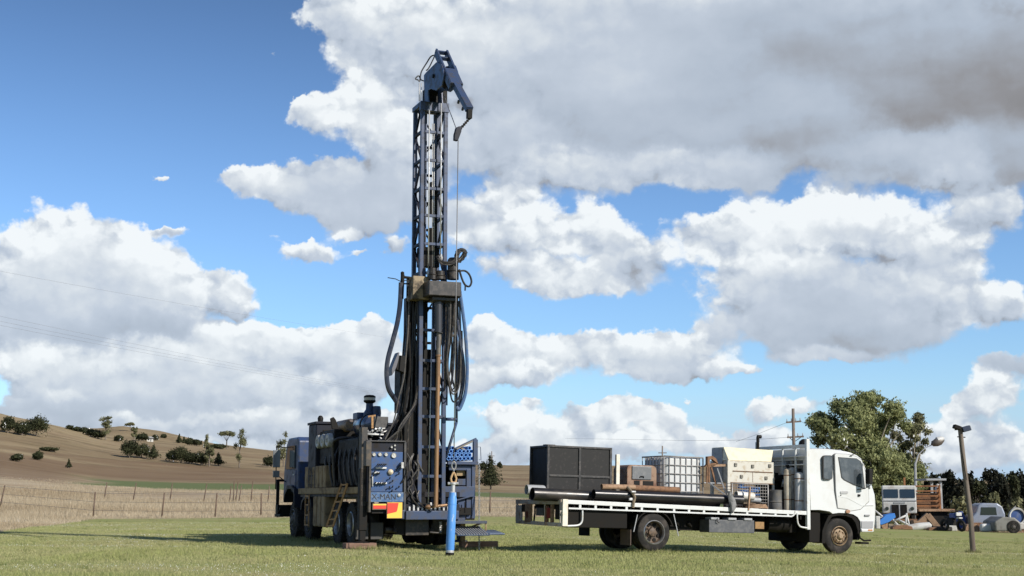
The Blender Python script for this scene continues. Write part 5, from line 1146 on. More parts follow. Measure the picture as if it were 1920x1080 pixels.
def build_cargo():
    # steel crate, open front frame with plates
    yc = .62; a, b = sy(1027, 834, yc), sy(1148, 840, yc); z0 = bedz(a.x) + .0; w = b.x - a.x; h = a.z - z0; dp = 1.05
    t = cargo('steel_crate', 'big black steel crate with four framed panels at the rear of the flatbed', 'crate', (a.x, yc, z0))
    k = MB(); k.box(.04, w - .04, .03, dp, .02, h - .03); k.build('panel', crate, t)
    k = MB()
    for x in (0, w * .5 - .03, w - .06):
        k.box(x, x + .06, 0, .06, 0, h)
        k.box(x, x + .06, dp - .04, dp + .02, 0, h)
    for z in (0, h * .42, h - .05): k.box(.06, w - .06, .003, .05, z, z + .05)
    for x in (-.003, w - .05): k.box(x, x + .053, .06, dp - .04, h - .05, h - .002); k.box(x, x + .053, .06, dp - .04, 0, .05)
    k.box(.1, .35, .3, .5, h, h + .03); k.build('frame', mat('crate_frame', (.022, .021, .021), .45, .1, (.08, .07, .065), .6, 10), t, .006)
    # black pipes
    def pipe(u0, v0, u1, v1, y, r, mm, label, nm='steel_pipe', inner=None, grp=None):
        p, q = sy(u0, v0, y), sy(u1, v1, y); L = (q - p).length
        k = MB(); k.cyl((0, 0, 0), (L, 0, 0), r, n=24, inner=inner or r * .88); o = tag(k.build(nm, mm), label, 'pipe', grp)
        M = TT @ Matrix.Translation(p) @ (q - p).to_track_quat('X', 'Z').to_matrix().to_4x4(); o.matrix_world = M; return o
    pipe(998, 926, 1345, 942, .42, .155, pipek, 'thick black steel pipe reaching farthest left beyond the flatbed tail')
    pipe(1113, 926.5, 1391, 937.5, .17, .12, pipek, 'black steel pipe along the near edge of the flatbed, strapped down')
    pipe(1128, 912.5, 1190, 914, .20, .068, rustl, 'short rusty brown pipe on top of the black pipes by the strap')
    pipe(1170, 914, 1273, 919, .32, .075, rust, 'longer rusty brown pipe on top of the black pipes, in front of the plastic tank')
    pipe(987, 918, 1020, 919, .75, .12, grey, 'grey plastic pipe end poking out behind the black pipe at the tail')
    pipe(1380, 928, 1412, 931, .33, .10, alu, 'short pale pipe with white end lying beside the rusty stake')
    pipe(1385, 935, 1425, 938, .45, .065, grey, 'thin grey pipe sticking out past the pale pipe under the wire cage')
    # white post
    p, q = sy(1157, 852, .75), sy(1157, 930, .75); k = MB(); k.box(-.05, .05, -.04, .04, 0, p.z - q.z); o = tag(k.build('white_post', mat('post_cream', (0, 0, 0)), None, .01), 'upright cream post standing just right of the black crate', 'post'); o.matrix_world = TT @ Matrix.Translation(q)
    # generator
    yg = .9; a, b = sy(1176, 871, yg), sy(1231, 930, yg); z0 = bedz(a.x); h = a.z - z0; w = b.x - a.x
    t = cargo('generator', 'rusty brown generator with a grey hood, between crate and plastic tank', 'generator', (a.x, yg, z0))
    k = MB(); r = .12
    pts = [(0, 0), (0, h - r)] + [(r - r * math.cos(R(i * 30)), h - r + r * math.sin(R(i * 30))) for i in range(1, 4)] + [(w - r + r * math.sin(R(i * 30)), h - r + r * math.cos(R(i * 30))) for i in range(0, 4)] + [(w, 0)]
    k.prism(pts, 'y', 0, .75); k.build('body', mat('gen_brown', (.24, .15, .095), .6, 0, (.12, .05, .03), .8, 5), t, .02)
    c, d = sy(1185, 875, yg - .01), sy(1221, 900, yg - .01); k = MB(); k.box(c.x - a.x, d.x - a.x, -.03, .3, d.z - z0, c.z - z0 + .02); k.build('hood', mat('hood_grey', (.13, .135, .14), .4, 0, (.2, .2, .2), .4, 9), t, .015)
    k = MB(); c = sy(1203, 896, yg - .03); k.tube([(c.x - a.x - .06, -.03, c.z - z0), (c.x - a.x - .04, -.06, c.z - z0 + .04), (c.x - a.x + .04, -.06, c.z - z0 + .04), (c.x - a.x + .06, -.03, c.z - z0)], .012, 5); k.build('handle', black, t)
    k = MB(); c, d = sy(1189, 901, yg), sy(1199, 910, yg); k.box(c.x - a.x, d.x - a.x, -.012, .05, d.z - z0, c.z - z0); k.build('vent', black, t); k = MB(); k.box(c.x - a.x + .25, d.x - a.x + .4, -.01, .05, d.z - z0 - .1, c.z - z0); k.build('vent', black, t)
    # IBC tank
    yi = 1.05; a, b = sy(1245, 855, yi), sy(1318, 858, yi); z0 = bedz(a.x) + .08; w = b.x - a.x; h = a.z - z0; dpt = 1.15
    t = cargo('bulk_water_tank', 'white plastic bulk tank inside a galvanised wire cage', 'tank', (a.x, yi, z0))
    k = MB(); r = .1; k.prism([(.02 + r, .02), (w - .02 - r, .02), (w - .02, .02 + r), (w - .02, dpt - r), (w - .02 - r, dpt - .02), (.02 + r, dpt - .02), (.02, dpt - r), (.02, .02 + r)], 'z', .02, h - .02); k.lathe([(.12, 0), (.12, .06), (0, .06)], (w / 2, dpt / 2, h - .03), (0, 0, 1), 16); k.build('tank', ibcw, t, .05, seg=3)
    k = MB()
    cg = mat('cage_zinc', (.30, .29, .28), .5, .3, (.2, .18, .16), .6, 10)
    for i in range(8): x = w * i / 7; k.cyl((x, 0, 0), (x, 0, h), .012 if 0 < i < 7 else .018, n=6); k.cyl((x, dpt, 0), (x, dpt, h), .012, n=6)
    for i in range(1, 7): y = dpt * i / 7; k.cyl((0, y, 0), (0, y, h), .012, n=6); k.cyl((w, y, 0), (w, y, h), .012, n=6)
    for j in range(6):
        z = h * (1 - j * .19)
        if z < 0: z = .01
        rr = .02 if j == 0 else .013
        for p, q in (((0, -.006, z), (w, -.006, z)), ((0, dpt, z), (w, dpt, z)), ((-.006, 0, z), (-.006, dpt, z)), ((w, 0, z), (w, dpt, z))): k.cyl(p, q, rr, n=6)
    k.cyl((0, dpt / 2, h), (w, dpt / 2, h), .018, n=6); k.build('cage', cg, t)
    k = MB(); k.box(0, w, 0, dpt, -.08, 0.0); k.build('pallet', boxg, t)
    # rusty digging attachment
    ya = .9; o_ = sy(1330, 925, ya); t = cargo('rusty_implement', 'rusty plough-like implement with curved blade between plastic tank and cream toolbox', 'implement', (o_.x, ya, bedz(o_.x)))
    def lo(u, v, y=ya): p = sy(u, v, y); return Vector((p.x - o_.x, y - ya, p.z - bedz(o_.x)))
    k = MB(); pts = [(1325, 856), (1334, 855), (1341, 860), (1345, 870), (1340, 866), (1334, 861), (1329, 862), (1329, 872), (1325, 874)]
    k.prism([(lo(u, v).x, lo(u, v).z) for u, v in pts], 'y', -.05, .06); k.prism([(lo(u, v).x, lo(u, v).z) for u, v in ((1320, 876), (1326, 870), (1340, 868), (1345, 870), (1334, 876), (1326, 875))], 'y', -.03, .08); k.build('blade', rust, t)
    k = MB(); k.bar(lo(1332, 873), lo(1368, 872), .06); k.build('beam', rustl, t)
    k = MB(); k.bar(lo(1329, 870), lo(1329, 905), .05); k.bar(lo(1332, 872), lo(1342, 908), .04); k.bar(lo(1326, 870), lo(1325, 906), .04); k.build('leg', rust, t)
    k = MB(); k.bar(lo(1320, 905), lo(1352, 906), .025); k.bar(lo(1345, 878, ya - .1), lo(1361, 925, ya - .2), .03); k.bar(lo(1330, 905), lo(1360, 928, ya - .3), .03); k.build('brace', grey, t)
    # cream toolbox
    yt = .85; o_ = sy(1371, 904, yt); t = cargo('service_box', 'cream enamelled toolbox with sloping lid and drawers behind the cab', 'toolbox', (o_.x, yt, bedz(o_.x)))
    zb = bedz(o_.x); dpt = .85
    def lo(u, v, y=yt): p = sy(u, v, y); return Vector((p.x - o_.x, 0, p.z - zb))
    A, B, C, D_ = lo(1358, 838, yt + .25), lo(1451, 844, yt + .25), lo(1446, 866), lo(1366, 863)
    k = MB(); k.face([(A.x, .28, A.z), (B.x, .28, B.z), (C.x + .02, -.01, C.z), (D_.x, -.01, D_.z)]); 
    v = k.b.verts; k.b.verts.ensure_lookup_table()
    top = [Vector((A.x, .28, A.z)), Vector((B.x, .28, B.z)), Vector((C.x, -.01, C.z)), Vector((D_.x, -.01, D_.z)), Vector((A.x, dpt, A.z)), Vector((B.x, dpt, B.z)), Vector((C.x, dpt, C.z)), Vector((D_.x, dpt, D_.z))]
    k = MB(); vs = [k.b.verts.new(p) for p in top]
    for q in ((0, 1, 2, 3), (4, 7, 6, 5), (0, 4, 5, 1), (3, 2, 6, 7), (0, 3, 7, 4), (1, 5, 6, 2)): k.b.faces.new([vs[i] for i in q])
    k.build('lid', cream, t, .008)
    E0, E1 = lo(1370, 904), lo(1452, 906)
    k = MB(); k.box(D_.x + .02, E1.x, .0, dpt - .02, E0.z, D_.z - .005); bd = k.build('cabinet', creamg, t, .006)
    k = MB(); k.prism([(A.x - .02, A.z - .02), (D_.x, D_.z), (D_.x, E0.z), (A.x - .02, E0.z - .05)], 'y', .3, dpt - .01); k.build('end_panel', grey, t)
    hz = D_.z - E0.z
    k = MB()
    for z in (.53, .5): k.box(E0.x + .06, E1.x - .05, -.012, 0, E0.z + hz * z - .004, E0.z + hz * z + .004)
    k.box((E0.x + E1.x) / 2 - .004, (E0.x + E1.x) / 2 + .004, -.008, 0, E0.z + .02, E0.z + hz * .5); k.box(E0.x, E1.x, -.02, .0, E0.z - .02, E0.z + .0); k.build('drawer_gap', rust, bd)
    for u, v in ((1379, 871), (1411, 874), (1443, 873), (1390, 893), (1436, 896)):
        p = lo(u, v, yt); k = MB(); k.box(p.x - .04, p.x + .04, -.03, 0, p.z - .05, p.z + .04); k.build('latch', mat('latch_dark', (.12, .11, .09), .5, .3, (.3, .28, .24), .6, 20), bd, .008)
    for q_ in ((D_.x - .05, D_.x + .03, -.04, .05, -.0, D_.z), (E1.x - .05, E1.x, .0, .05, 0, E0.z), (D_.x - .05, D_.x + .02, dpt - .1, dpt - .02, 0, D_.z), (E1.x - .05, E1.x, dpt - .1, dpt - .05, 0, E0.z)): MB().box(*q_).build('leg', creamg, t)
    # wire cage
    yw = .5; a, b = sy(1373, 906, yw), sy(1440, 951, yw); t = cargo('wire_cage', 'galvanised wire mesh cage under the cream toolbox', 'cage', (a.x, yw, bedz(a.x)))
    w = b.x - a.x; h = a.z - bedz(a.x)
    k = MB()
    for i in range(15): x = w * i / 14; k.cyl((x, 0, 0), (x, 0, h), .005 if i % 14 else .02, n=5)
    for j in range(9): z = h * j / 8; k.cyl((0, 0, z), (w, 0, z), .007 if j % 8 else .018, n=5); k.cyl((0, 0, z), (0, .7, z), .007, n=5); k.cyl((w, 0, z), (w, .7, z), .007, n=5)
    k.build('mesh', mat('cage_zinc', (0, 0, 0)), t)
    k = MB(); k.box(0.1, w - .1, .12, .6, .02, .12); k.box(.1, .5, .3, .6, .12, .35); k.cyl((.6, .3, .3), (.95, .35, .3), .12, n=12); k.build('inner_clutter', rust, t, .01)
    # blue hose coil inside
    p = sy(1404, 923, yw + .3); pts = []
    for i in range(70): a_ = i * .42; pts.append(Vector((math.cos(a_) * (.30 + .02 * math.sin(i)), math.sin(a_) * .16, .004 * i + .02 * math.sin(a_ * .7))))
    k = MB(); k.tube(pts, .018, 6); o = tag(k.build('hose_coil', mat('coil_blue', (.06, .17, .42), .4)), 'coil of bright blue hose inside the wire mesh cage', 'hose'); o.matrix_world = TT @ Matrix.Translation(p + Vector((0, 0, -.1)))
    # rope coil, stake
    pts = []
    p = sy(1418, 948, .35)
    for i in range(90): a_ = i * .4; pts.append(Vector((math.cos(a_) * (.34 - .001 * i), math.sin(a_) * .2, .02 + .0012 * i)))
    k = MB(); k.tube(pts, .016, 6); o = tag(k.build('rope_coil', rustl), 'tan rope coiled flat on the flatbed under the wire cage', 'rope'); o.matrix_world = TT @ Matrix.Translation((p.x, .35, bedz(p.x)))
    p, q = sy(1406, 913, .08), sy(1403, 957, .0); k = MB(); L = (p - q).length; k.bar((0, 0, 0), (p - q), .055, .04); o = tag(k.build('stake', rustl, None, .006), 'rusty flat stake standing against the near rail below the cream toolbox', 'stake'); o.matrix_world = TT @ Matrix.Translation(q)
    # cloth bag / gloves hung on the rail
    p = sy(1372, 923, -.03)
    k = MB(); sec = [(1366, 922, 1370, 0), (1365, 930, 1374, 0), (1366, 938, 1379, 0), (1368, 946, 1381, 0), (1369, 952, 1380, 0), (1370, 958, 1376, 0), (1371, 962, 1374, 0)]
    prev = None
    for (ul, v, ur, _) in sec:
        L_, R_2 = sy(ul, v, -.05), sy(ur, v, -.05); c = (L_ + R_2) / 2; wd = (R_2.x - L_.x) / 2
        ring = [k.b.verts.new(c - p + Vector((math.cos(i * .785) * wd, math.sin(i * .785) * .05 * (1 + .3 * math.sin(i * 2 + v)), .01 * math.sin(i * 3 + v)))) for i in range(8)]
        if prev:
            for i in range(8): f = k.b.faces.new((prev[i], prev[(i + 1) % 8], ring[(i + 1) % 8], ring[i])); f.smooth = True
        prev = ring
    k.b.faces.new(prev); o = tag(k.build('cloth_sling', mat('cloth_grey', (.20, .20, .20), .9, 0, (.09, .09, .09), .7, 14, bump=.5, bscale=12)), 'grey cloth sling hanging over the flatbed side rail near its middle', 'sling'); o.matrix_world = TT @ Matrix.Translation(p)
    # strap over pipes
    k = MB(); pts = [sy(1172, 911, .3), sy(1178, 915, .1), sy(1184, 922, .02), sy(1190, 932, -.01), sy(1188, 942, -.035), sy(1187, 952, -.035)]; p0 = pts[-1]
    k.tube([p - p0 for p in catmull(pts, 4)], [.05, .045] + [.038] * 20 + [.02] * 3 if False else .035, 6); t = cargo('ratchet_strap', 'dusty ratchet strap tying the black pipes to the side rail', 'strap', p0); k.build('webbing', mat('strap_tan', (.19, .15, .10), .9, 0, (.08, .06, .045), .7, 12, bump=.4), t)
    k = MB(); c = sy(1187, 922, -.04) - p0; k.box(c.x - .05, c.x + .07, -.03, .04, c.z - .02, c.z + .02); k.build('ratchet', silver, t, .008); k = MB(); c = sy(1183, 936, -.06) - p0; k.box(c.x - .05, c.x + .04, -.04, .01, c.z - .03, c.z + .03); k.build('ratchet', silver, t, .008)
    # gas cylinders
    for (u0, u1, v0, y, mm, lb) in ((1470.5, 1482, 878, .55, mat('cyl_tan', (.50, .44, .34), .45, .3, (.22, .17, .12), .6, 6), 'tall tan gas cylinder, left one of three strapped by the headboard'), (1480, 1492, 876, .75, mat('cyl_silver', (.52, .49, .44), .45, .1, (.3, .25, .18), .6, 6), 'tall dull silver gas cylinder standing between tan and white cylinders'), (1491, 1506, 885, .42, alu, 'white gas cylinder standing right beside the headboard post')):
        a, b = sy(u0, v0, y), sy(u1, v0, y); r = (b.x - a.x) / 2; c = a + (b - a) / 2; zb_ = bedz(c.x); hh = a.z - zb_
        t = cargo('gas_cylinder', lb, 'gas cylinder', (c.x, y, zb_), 'gas cylinders behind the cab'); k = MB(); k.lathe([(0, 0), (r, .0), (r, hh - r * .6), (r * .75, hh - r * .2), (r * .4, hh), (0, hh)], (0, 0, 0), (0, 0, 1), 20); k.build('cylinder_body', mm, t)
        k = MB(); k.lathe([(r * 1.02, hh * .82), (r * 1.02, hh * .845)], (0, 0, 0), (0, 0, 1), 20); k.build('band', rust, t); k = MB(); k.lathe([(r * 1.02, hh * .25), (r * 1.02, hh * .275)], (0, 0, 0), (0, 0, 1), 20); k.build('band', rust, t)
        k = MB(); k.lathe([(.03, hh), (.03, hh + .05), (.05, hh + .06), (.05, hh + .09), (0, hh + .1)], (0, 0, 0), (0, 0, 1), 8); k.build('valve', black, t)
    # drum and pump
    c = sy(1454, 930, .8); zb_ = bedz(c.x); t = cargo('grey_drum', 'small grey drum on the flatbed left of the gas cylinders', 'drum', (c.x, .8, zb_)); k = MB(); k.lathe([(0, 0), (.2, 0), (.21, .02), (.2, .2), (.215, .22), (.2, .24), (.2, .5), (.21, .52), (.19, .53), (0, .53)], (0, 0, 0), (0, 0, 1), 20); k.build('drum_shell', mat('drum_grey', (.10, .10, .10), .6, 0, (.17, .15, .12), .6, 8), t)
    c = sy(1458, 905, .95); t = cargo('engine_pump', 'dark oily pump with pipes behind the grey drum', 'pump', (c.x, 1.1, zb_)); k = MB(); k.box(-.3, .3, 0, .5, .0, .75); k.cyl((-.2, -.02, .8), (.25, -.02, .86), .1, n=10); k.cyl((.1, .1, .7), (.1, .1, 1.0), .08, n=10); k.tube(bez((-.2, 0, .9), (0, -.1, 1.1), (.2, -.1, .7), (.3, 0, .4), 10), .03, 6); k.build('pump_body', black, t, .02)
    k = MB(); k.cyl((.18, -.1, .62), (.22, -.12, .82), .04, n=8); k.build('fitting', silver, t); k = MB(); k.cyl((-.15, -.05, .7), (-.1, -.07, .78), .05, n=8); k.build('fitting', silver, t)
    c = sy(1342, 922, .7); t = tag(MB().box(-.14, .12, -.1, .12, 0, .2).build('plastic_jug', mat('jug_white', (.55, .55, .54), .5), None, .05), 'white plastic jug lying between plastic tank and cream toolbox', 'jug'); t.matrix_world = TT @ Matrix.Translation((c.x, .75, bedz(c.x)+.12))
    c = sy(1160, 903, 1.0); k = MB(); k.box(0, .25, 0, .7, 0, .45); o = tag(k.build('dark_box', crate, None, .01), 'low dark box behind the cream post beside the crate', 'box'); o.matrix_world = TT @ Matrix.Translation((sy(1153, 900, 1.3).x, 1.3, bedz(a.x)))
build_cargo()
# ------------------------------------------------------------------ trees
bark = mat('bark', (0.16, 0.13, 0.10), 0.9, 0, (0.07, 0.055, 0.045), 0.7, 3, stretch=(2, 2, .4))
barkw = mat('gum_bark', (0.34, 0.30, 0.23), 0.8, 0, (0.16, 0.12, 0.09), 0.7, 1.5, stretch=(2, 2, .4))
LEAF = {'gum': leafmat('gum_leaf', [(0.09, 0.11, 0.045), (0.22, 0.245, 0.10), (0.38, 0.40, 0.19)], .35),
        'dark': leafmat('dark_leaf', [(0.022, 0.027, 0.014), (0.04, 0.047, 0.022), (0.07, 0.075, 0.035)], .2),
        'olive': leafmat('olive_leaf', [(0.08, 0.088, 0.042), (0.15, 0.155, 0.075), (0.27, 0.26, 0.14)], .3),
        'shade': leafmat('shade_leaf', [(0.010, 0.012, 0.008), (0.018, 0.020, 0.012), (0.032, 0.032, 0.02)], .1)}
RNG = np.random.default_rng(5)
def foliage(clumps, n, size, aspect=1.7):
    """clumps: rows of x, y, z, rx, rz (metres from the tree's foot); returns leaf quads spread in shells through the clumps"""
    c = np.array(clumps, float); w = (c[:, 3] ** 2 * c[:, 4]) ** .75; k = RNG.choice(len(c), n, p=w / w.sum())
    d = RNG.normal(size=(n, 3)); d /= np.linalg.norm(d, axis=1)[:, None]
    r = RNG.random(n) ** .42
    # lumpy shells: leaves gather on twig tips
    lump = 0.92 + 0.75 * np.sin(d[:, 0] * 5.1 + c[k, 0] * 3) * np.sin(d[:, 1] * 4.3 + c[k, 1]) * np.sin(d[:, 2] * 5.7 + c[k, 2] * 2)
    r = r * lump
    p = c[k, :3] + d * r[:, None] * np.stack([c[k, 3], c[k, 3], c[k, 4]], 1)
    nrm = d * .7 + RNG.normal(size=(n, 3)) * .6; nrm /= np.linalg.norm(nrm, axis=1)[:, None]
    up = RNG.normal(size=(n, 3)) * .6 + np.array([0, 0, -1.0]); a = np.cross(nrm, up); a /= np.linalg.norm(a, axis=1)[:, None] + 1e-9; b = np.cross(nrm, a)
    s = size * (.55 + .9 * RNG.random(n)); h = s[:, None] * a / aspect * .5; v = s[:, None] * b * .5
    V = np.stack([p - v, p + h, p + v, p - h], 1).reshape(-1, 3)
    tone = np.clip(.5 + .28 * (RNG.random(n) - .5) * 2 + .25 * np.sin(c[k, 0] * 9 + c[k, 2] * 7), 0, 1)
    return V, np.repeat(tone, 4)
def limbs(clumps, h, tr, rnd, foot=0.0, fork=0.35, lean=(0, 0)):
    m = MB(); top = Vector((lean[0], lean[1], h * fork))
    m.tube(catmull([(0, 0, -.3), (lean[0] * .4, lean[1] * .4, h * fork * .5), top], 4), [tr * (1.25 - .45 * i / 8) for i in range(9)], 8)
    for (x, y, z, rx_, rz_) in clumps:
        e_ = Vector((x, y, z - rz_ * .2)); mid = top.lerp(e_, .5) + Vector((rnd.uniform(-.1, .1) * h * .2, 0, rnd.uniform(-.03, .08) * h))
        if e_.z < top.z: mid = Vector((e_.x * .5, e_.y * .5, top.z * .8))
        pts = catmull([top - Vector((0, 0, .15 * h * fork)), mid, e_], 3); k = len(pts)
        m.tube(pts, [tr * (.34 - .27 * i / (k - 1)) for i in range(k)], 5)
    return m
def tree(name, label, foot, clumps, n, size, kind, tr, group=None, h=None, fork=.35, cat='tree', bk=None, lean=(0, 0), twigs=True):
    t = thing(name, label, cat, foot, 0, group); h = h or max(c[2] + c[4] for c in clumps)
    V, tone = foliage(clumps, n, size)
    np_mesh('crown', V, np.arange(len(V)).reshape(-1, 4), LEAF[kind], {'tone': tone}, smooth=False, parent=t)
    rnd = random.Random(n)
    limbs(clumps if twigs else clumps[:3], h, tr, rnd, fork=fork, lean=lean).build('trunk', bk or bark, t)
    return t
def footing(u, vb, Y=None):
    """ground point seen at column u, row vb (searches the terrain along the sight line)"""
    if Y is None:
        best = None
        for y in np.geomspace(60, 480, 500):
            p = G(u, y); v = row(p)
            if best is None or abs(v - vb) < best[0]: best = (abs(v - vb), y)
            if best[0] < .6: break
        Y = best[1]
    return G(u, Y)
def row(p):
    d = p - Vector((0, 0, CAMZ)); y = math.cos(PITCH) * d.y + math.sin(PITCH) * d.z; z = -math.sin(PITCH) * d.y + math.cos(PITCH) * d.z
    return 540 - F * z / y

def gum_trees():
    Y = 112.0; foot = G(1632, Y); s = Y / F
    def cl(lst, foot, seed=0):
        rnd = random.Random(seed); out = []
        for (u, v, r) in lst:
            p = P(u, v, Y) - foot; out.append((p.x, rnd.uniform(-2.4, 2.4), p.z, r * s * 1.04, r * s * .84))
        return out
    A = [(1530, 800, 20), (1545, 785, 20), (1560, 795, 24), (1585, 770, 24), (1570, 760, 16), (1618, 752, 22), (1640, 748, 20), (1630, 775, 28), (1600, 795, 28), (1660, 770, 20), (1668, 790, 24), (1680, 778, 16), (1640, 805, 30), (1560, 825, 24), (1535, 825, 16), (1590, 830, 30), (1620, 840, 28), (1655, 835, 26), (1575, 855, 20), (1600, 865, 24), (1640, 865, 30), (1675, 870, 26), (1700, 862, 24), (1712, 885, 22), (1680, 895, 30), (1640, 900, 34), (1610, 900, 26), (1700, 912, 22), (1660, 930, 34), (1690, 935, 26), (1630, 940, 26), (1652, 968, 30), (1685, 975, 24), (1518, 790, 9), (1690, 800, 14)]
    tree('gum_tree', 'big leafy green gum tree rising behind the white truck cab', foot, cl(A, foot, 1), 95000, .21, 'gum', .36, h=9.5, fork=.3, bk=barkw)
    foot = G(1700, Y + 3)
    B = [(1690, 822, 10), (1718, 816, 8), (1745, 808, 8), (1726, 822, 8), (1752, 784, 8), (1744, 840, 7), (1720, 870, 9), (1700, 850, 9), (1728, 854, 7), (1742, 852, 6), (1700, 812, 11), (1716, 803, 13), (1728, 812, 11), (1738, 800, 10), (1750, 778, 11), (1757, 772, 8), (1761, 788, 8), (1748, 795, 9), (1722, 830, 10), (1708, 835, 13), (1731, 842, 9), (1740, 828, 8), (1712, 856, 12), (1733, 868, 10), (1722, 885, 12), (1700, 878, 12)]
    tree('gum_tree', 'thinner sparse gum tree leaning right out of the big green gum', foot, cl(B, foot, 2), 9000, .22, 'olive', .24, h=8.5, fork=.35, bk=barkw, lean=(.6, 0))
gum_trees()
# far trees: column, top row, base row, width px, habit, label
FT = [
 (62, 776, 818, 42, 'round', 'big dark round tree standing on the left ridge'),
 (8, 780, 812, 26, 'round', 'dark tree at the extreme left edge on the ridge'),
 (35, 789, 816, 28, 'round', 'dark bushy tree just left of the big round ridge tree'),
 (124, 797, 805, 12, 'bush', 'small dark bush that starts the row along the ridge line'),
 (137, 800, 809, 14, 'bush', 'second dark bush of the row down the ridge line'),
 (151, 801, 813, 16, 'bush', 'third dark bush of the row down the ridge line'),
 (165, 804, 818, 17, 'bush', 'fourth dark bush of the row down the ridge line'),
 (179, 806, 822, 20, 'bush', 'dark bush at the foot of the tall ragged ridge tree'),
 (193, 781, 825, 38, 'ragged', 'tall ragged tree at the saddle between the two hills'),
 (218, 816, 828, 15, 'bush', 'round bush just right of the ragged tree at the saddle'),
 (239, 791, 809, 17, 'umbrella', 'small umbrella shaped tree on the crest of the second hill'),
 (247, 800, 829, 15, 'ragged', 'thin ragged tree below the umbrella tree on the second hill'),
 (262, 812, 826, 20, 'bush', 'shrub left of the small white hill house'),
 (287, 816, 826, 10, 'bush', 'small shrub just right of the small white hill house'),
 (303, 814, 821, 9, 'bush', 'tiny bush on the skyline of the second hill'),
 (240, 824, 858, 32, 'dome', 'leftmost and tallest of three dark domed trees in mid field'),
 (262, 831, 859, 30, 'dome', 'middle one of three dark domed trees in mid field'),
 (284, 835, 861, 20, 'cone', 'small pointed tree at the right of the three domed trees'),
 (332, 815, 831, 8, 'cone', 'narrow dark tree on the skyline, left of a pair'),
 (341, 820, 831, 7, 'cone', 'smaller narrow dark tree on the skyline, right of a pair'),
 (352, 821, 834, 14, 'bush', 'dark skyline bush with flat top, nearer the narrow pair'),
 (366, 824, 836, 16, 'bush', 'low dark skyline bush right of the flat topped bush'),
 (384, 816, 872, 16, 'ragged', 'tall thin ragged tree over the long dark thicket'),
 (321, 843, 865, 22, 'dome', 'leftmost dark dome of the long thicket in mid field'),
 (337, 836, 868, 30, 'dome', 'tallest rounded dark tree of the long thicket'),
 (357, 847, 870, 28, 'dome', 'low dark dome in the middle of the long thicket'),
 (376, 846, 872, 26, 'dome', 'dark dome near the right end of the long thicket'),
 (390, 836, 874, 20, 'ragged', 'ragged grey tree closing the right end of the thicket'),
 (408, 850, 873, 19, 'cone', 'lone small pointed tree right of the long thicket'),
 (422, 804, 842, 38, 'umbrella', 'spreading umbrella crowned gum on the skyline'),
 (447, 805, 877, 32, 'ragged', 'tall ragged gum beside the umbrella crowned gum'),
 (405, 832, 841, 30, 'bush', 'low skyline hedge left of the umbrella crowned gum'),
 (502, 855, 876, 18, 'bush', 'dark bush on the slope just left of the rig mirror'),
 (530, 812, 876, 36, 'ragged', 'ragged tree rising directly behind the rig cab mirror'),
 (67, 845, 862, 17, 'bush', 'dark bush alone on the slope under the big ridge tree'),
 (28, 850, 865, 20, 'bush', 'dark bush low on the slope at far left'),
 (88, 838, 846, 30, 'bush', 'low flat dark scrub patch halfway up the left slope'),
 (126, 862, 877, 8, 'cone', 'tiny dark upright shrub alone in the brown paddock'),
 (920, 856, 917, 40, 'pine', 'dark spreading conifer standing alone right of the rig'),
 (905, 866, 882, 16, 'bush', 'bush on the skyline between rig and dark conifer'),
 (937, 867, 878, 8, 'bush', 'tiny skyline bush right of the dark conifer top'),
]
def far_trees():
    for i, (u, vt, vb, w, hb_, lab) in enumerate(FT):
        foot = footing(u, vb); Y = foot.y; s = Y / F; rnd = random.Random(i * 7 + 1)
        H_ = (vb - vt) * s; R_ = w * s / 2 * 1.18; c = []
        if hb_ in ('round', 'dome', 'bush'):
            for k in range(7):
                a = k * .9; c.append((math.cos(a) * R_ * .5, math.sin(a) * R_ * .5, H_ * rnd.uniform(.38, .62), R_ * .5, H_ * .3))
            c.append((rnd.uniform(-.2, .2) * R_, 0, H_ * .72, R_ * .5, H_ * .28)); n = 4200; kind = 'dark'; fork = .2
        elif hb_ in ('cone', 'pine'):
            for k in range(6): t = k / 5; c.append((rnd.uniform(-.1, .1) * R_, 0, H_ * (.25 + .7 * t), R_ * (1.0 - .85 * t ** .8), H_ * .16))
            n = 5000 if hb_ == 'pine' else 1500; kind = 'dark'; fork = .25
        elif hb_ == 'umbrella':
            for k in range(9): a = k * .7; q_ = rnd.uniform(.2, .75); c.append((math.cos(a) * R_ * q_, math.sin(a) * R_ * q_, H_ * (.86 - .22 * q_), R_ * .3, H_ * .11))
            n = 1500; kind = 'olive'; fork = .45
        else:
            for k in range(11): t = rnd.uniform(.25, .95); q_ = (1 - abs(t - .55)) * .6; c.append((rnd.uniform(-1, 1) * R_ * q_, rnd.uniform(-.5, .5) * R_, H_ * t, R_ * rnd.uniform(.24, .4), H_ * .09))
            n = 1900; kind = 'olive'; fork = .5
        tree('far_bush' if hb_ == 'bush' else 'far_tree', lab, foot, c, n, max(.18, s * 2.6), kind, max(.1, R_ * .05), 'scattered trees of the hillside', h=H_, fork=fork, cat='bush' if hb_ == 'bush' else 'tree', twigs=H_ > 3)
far_trees()
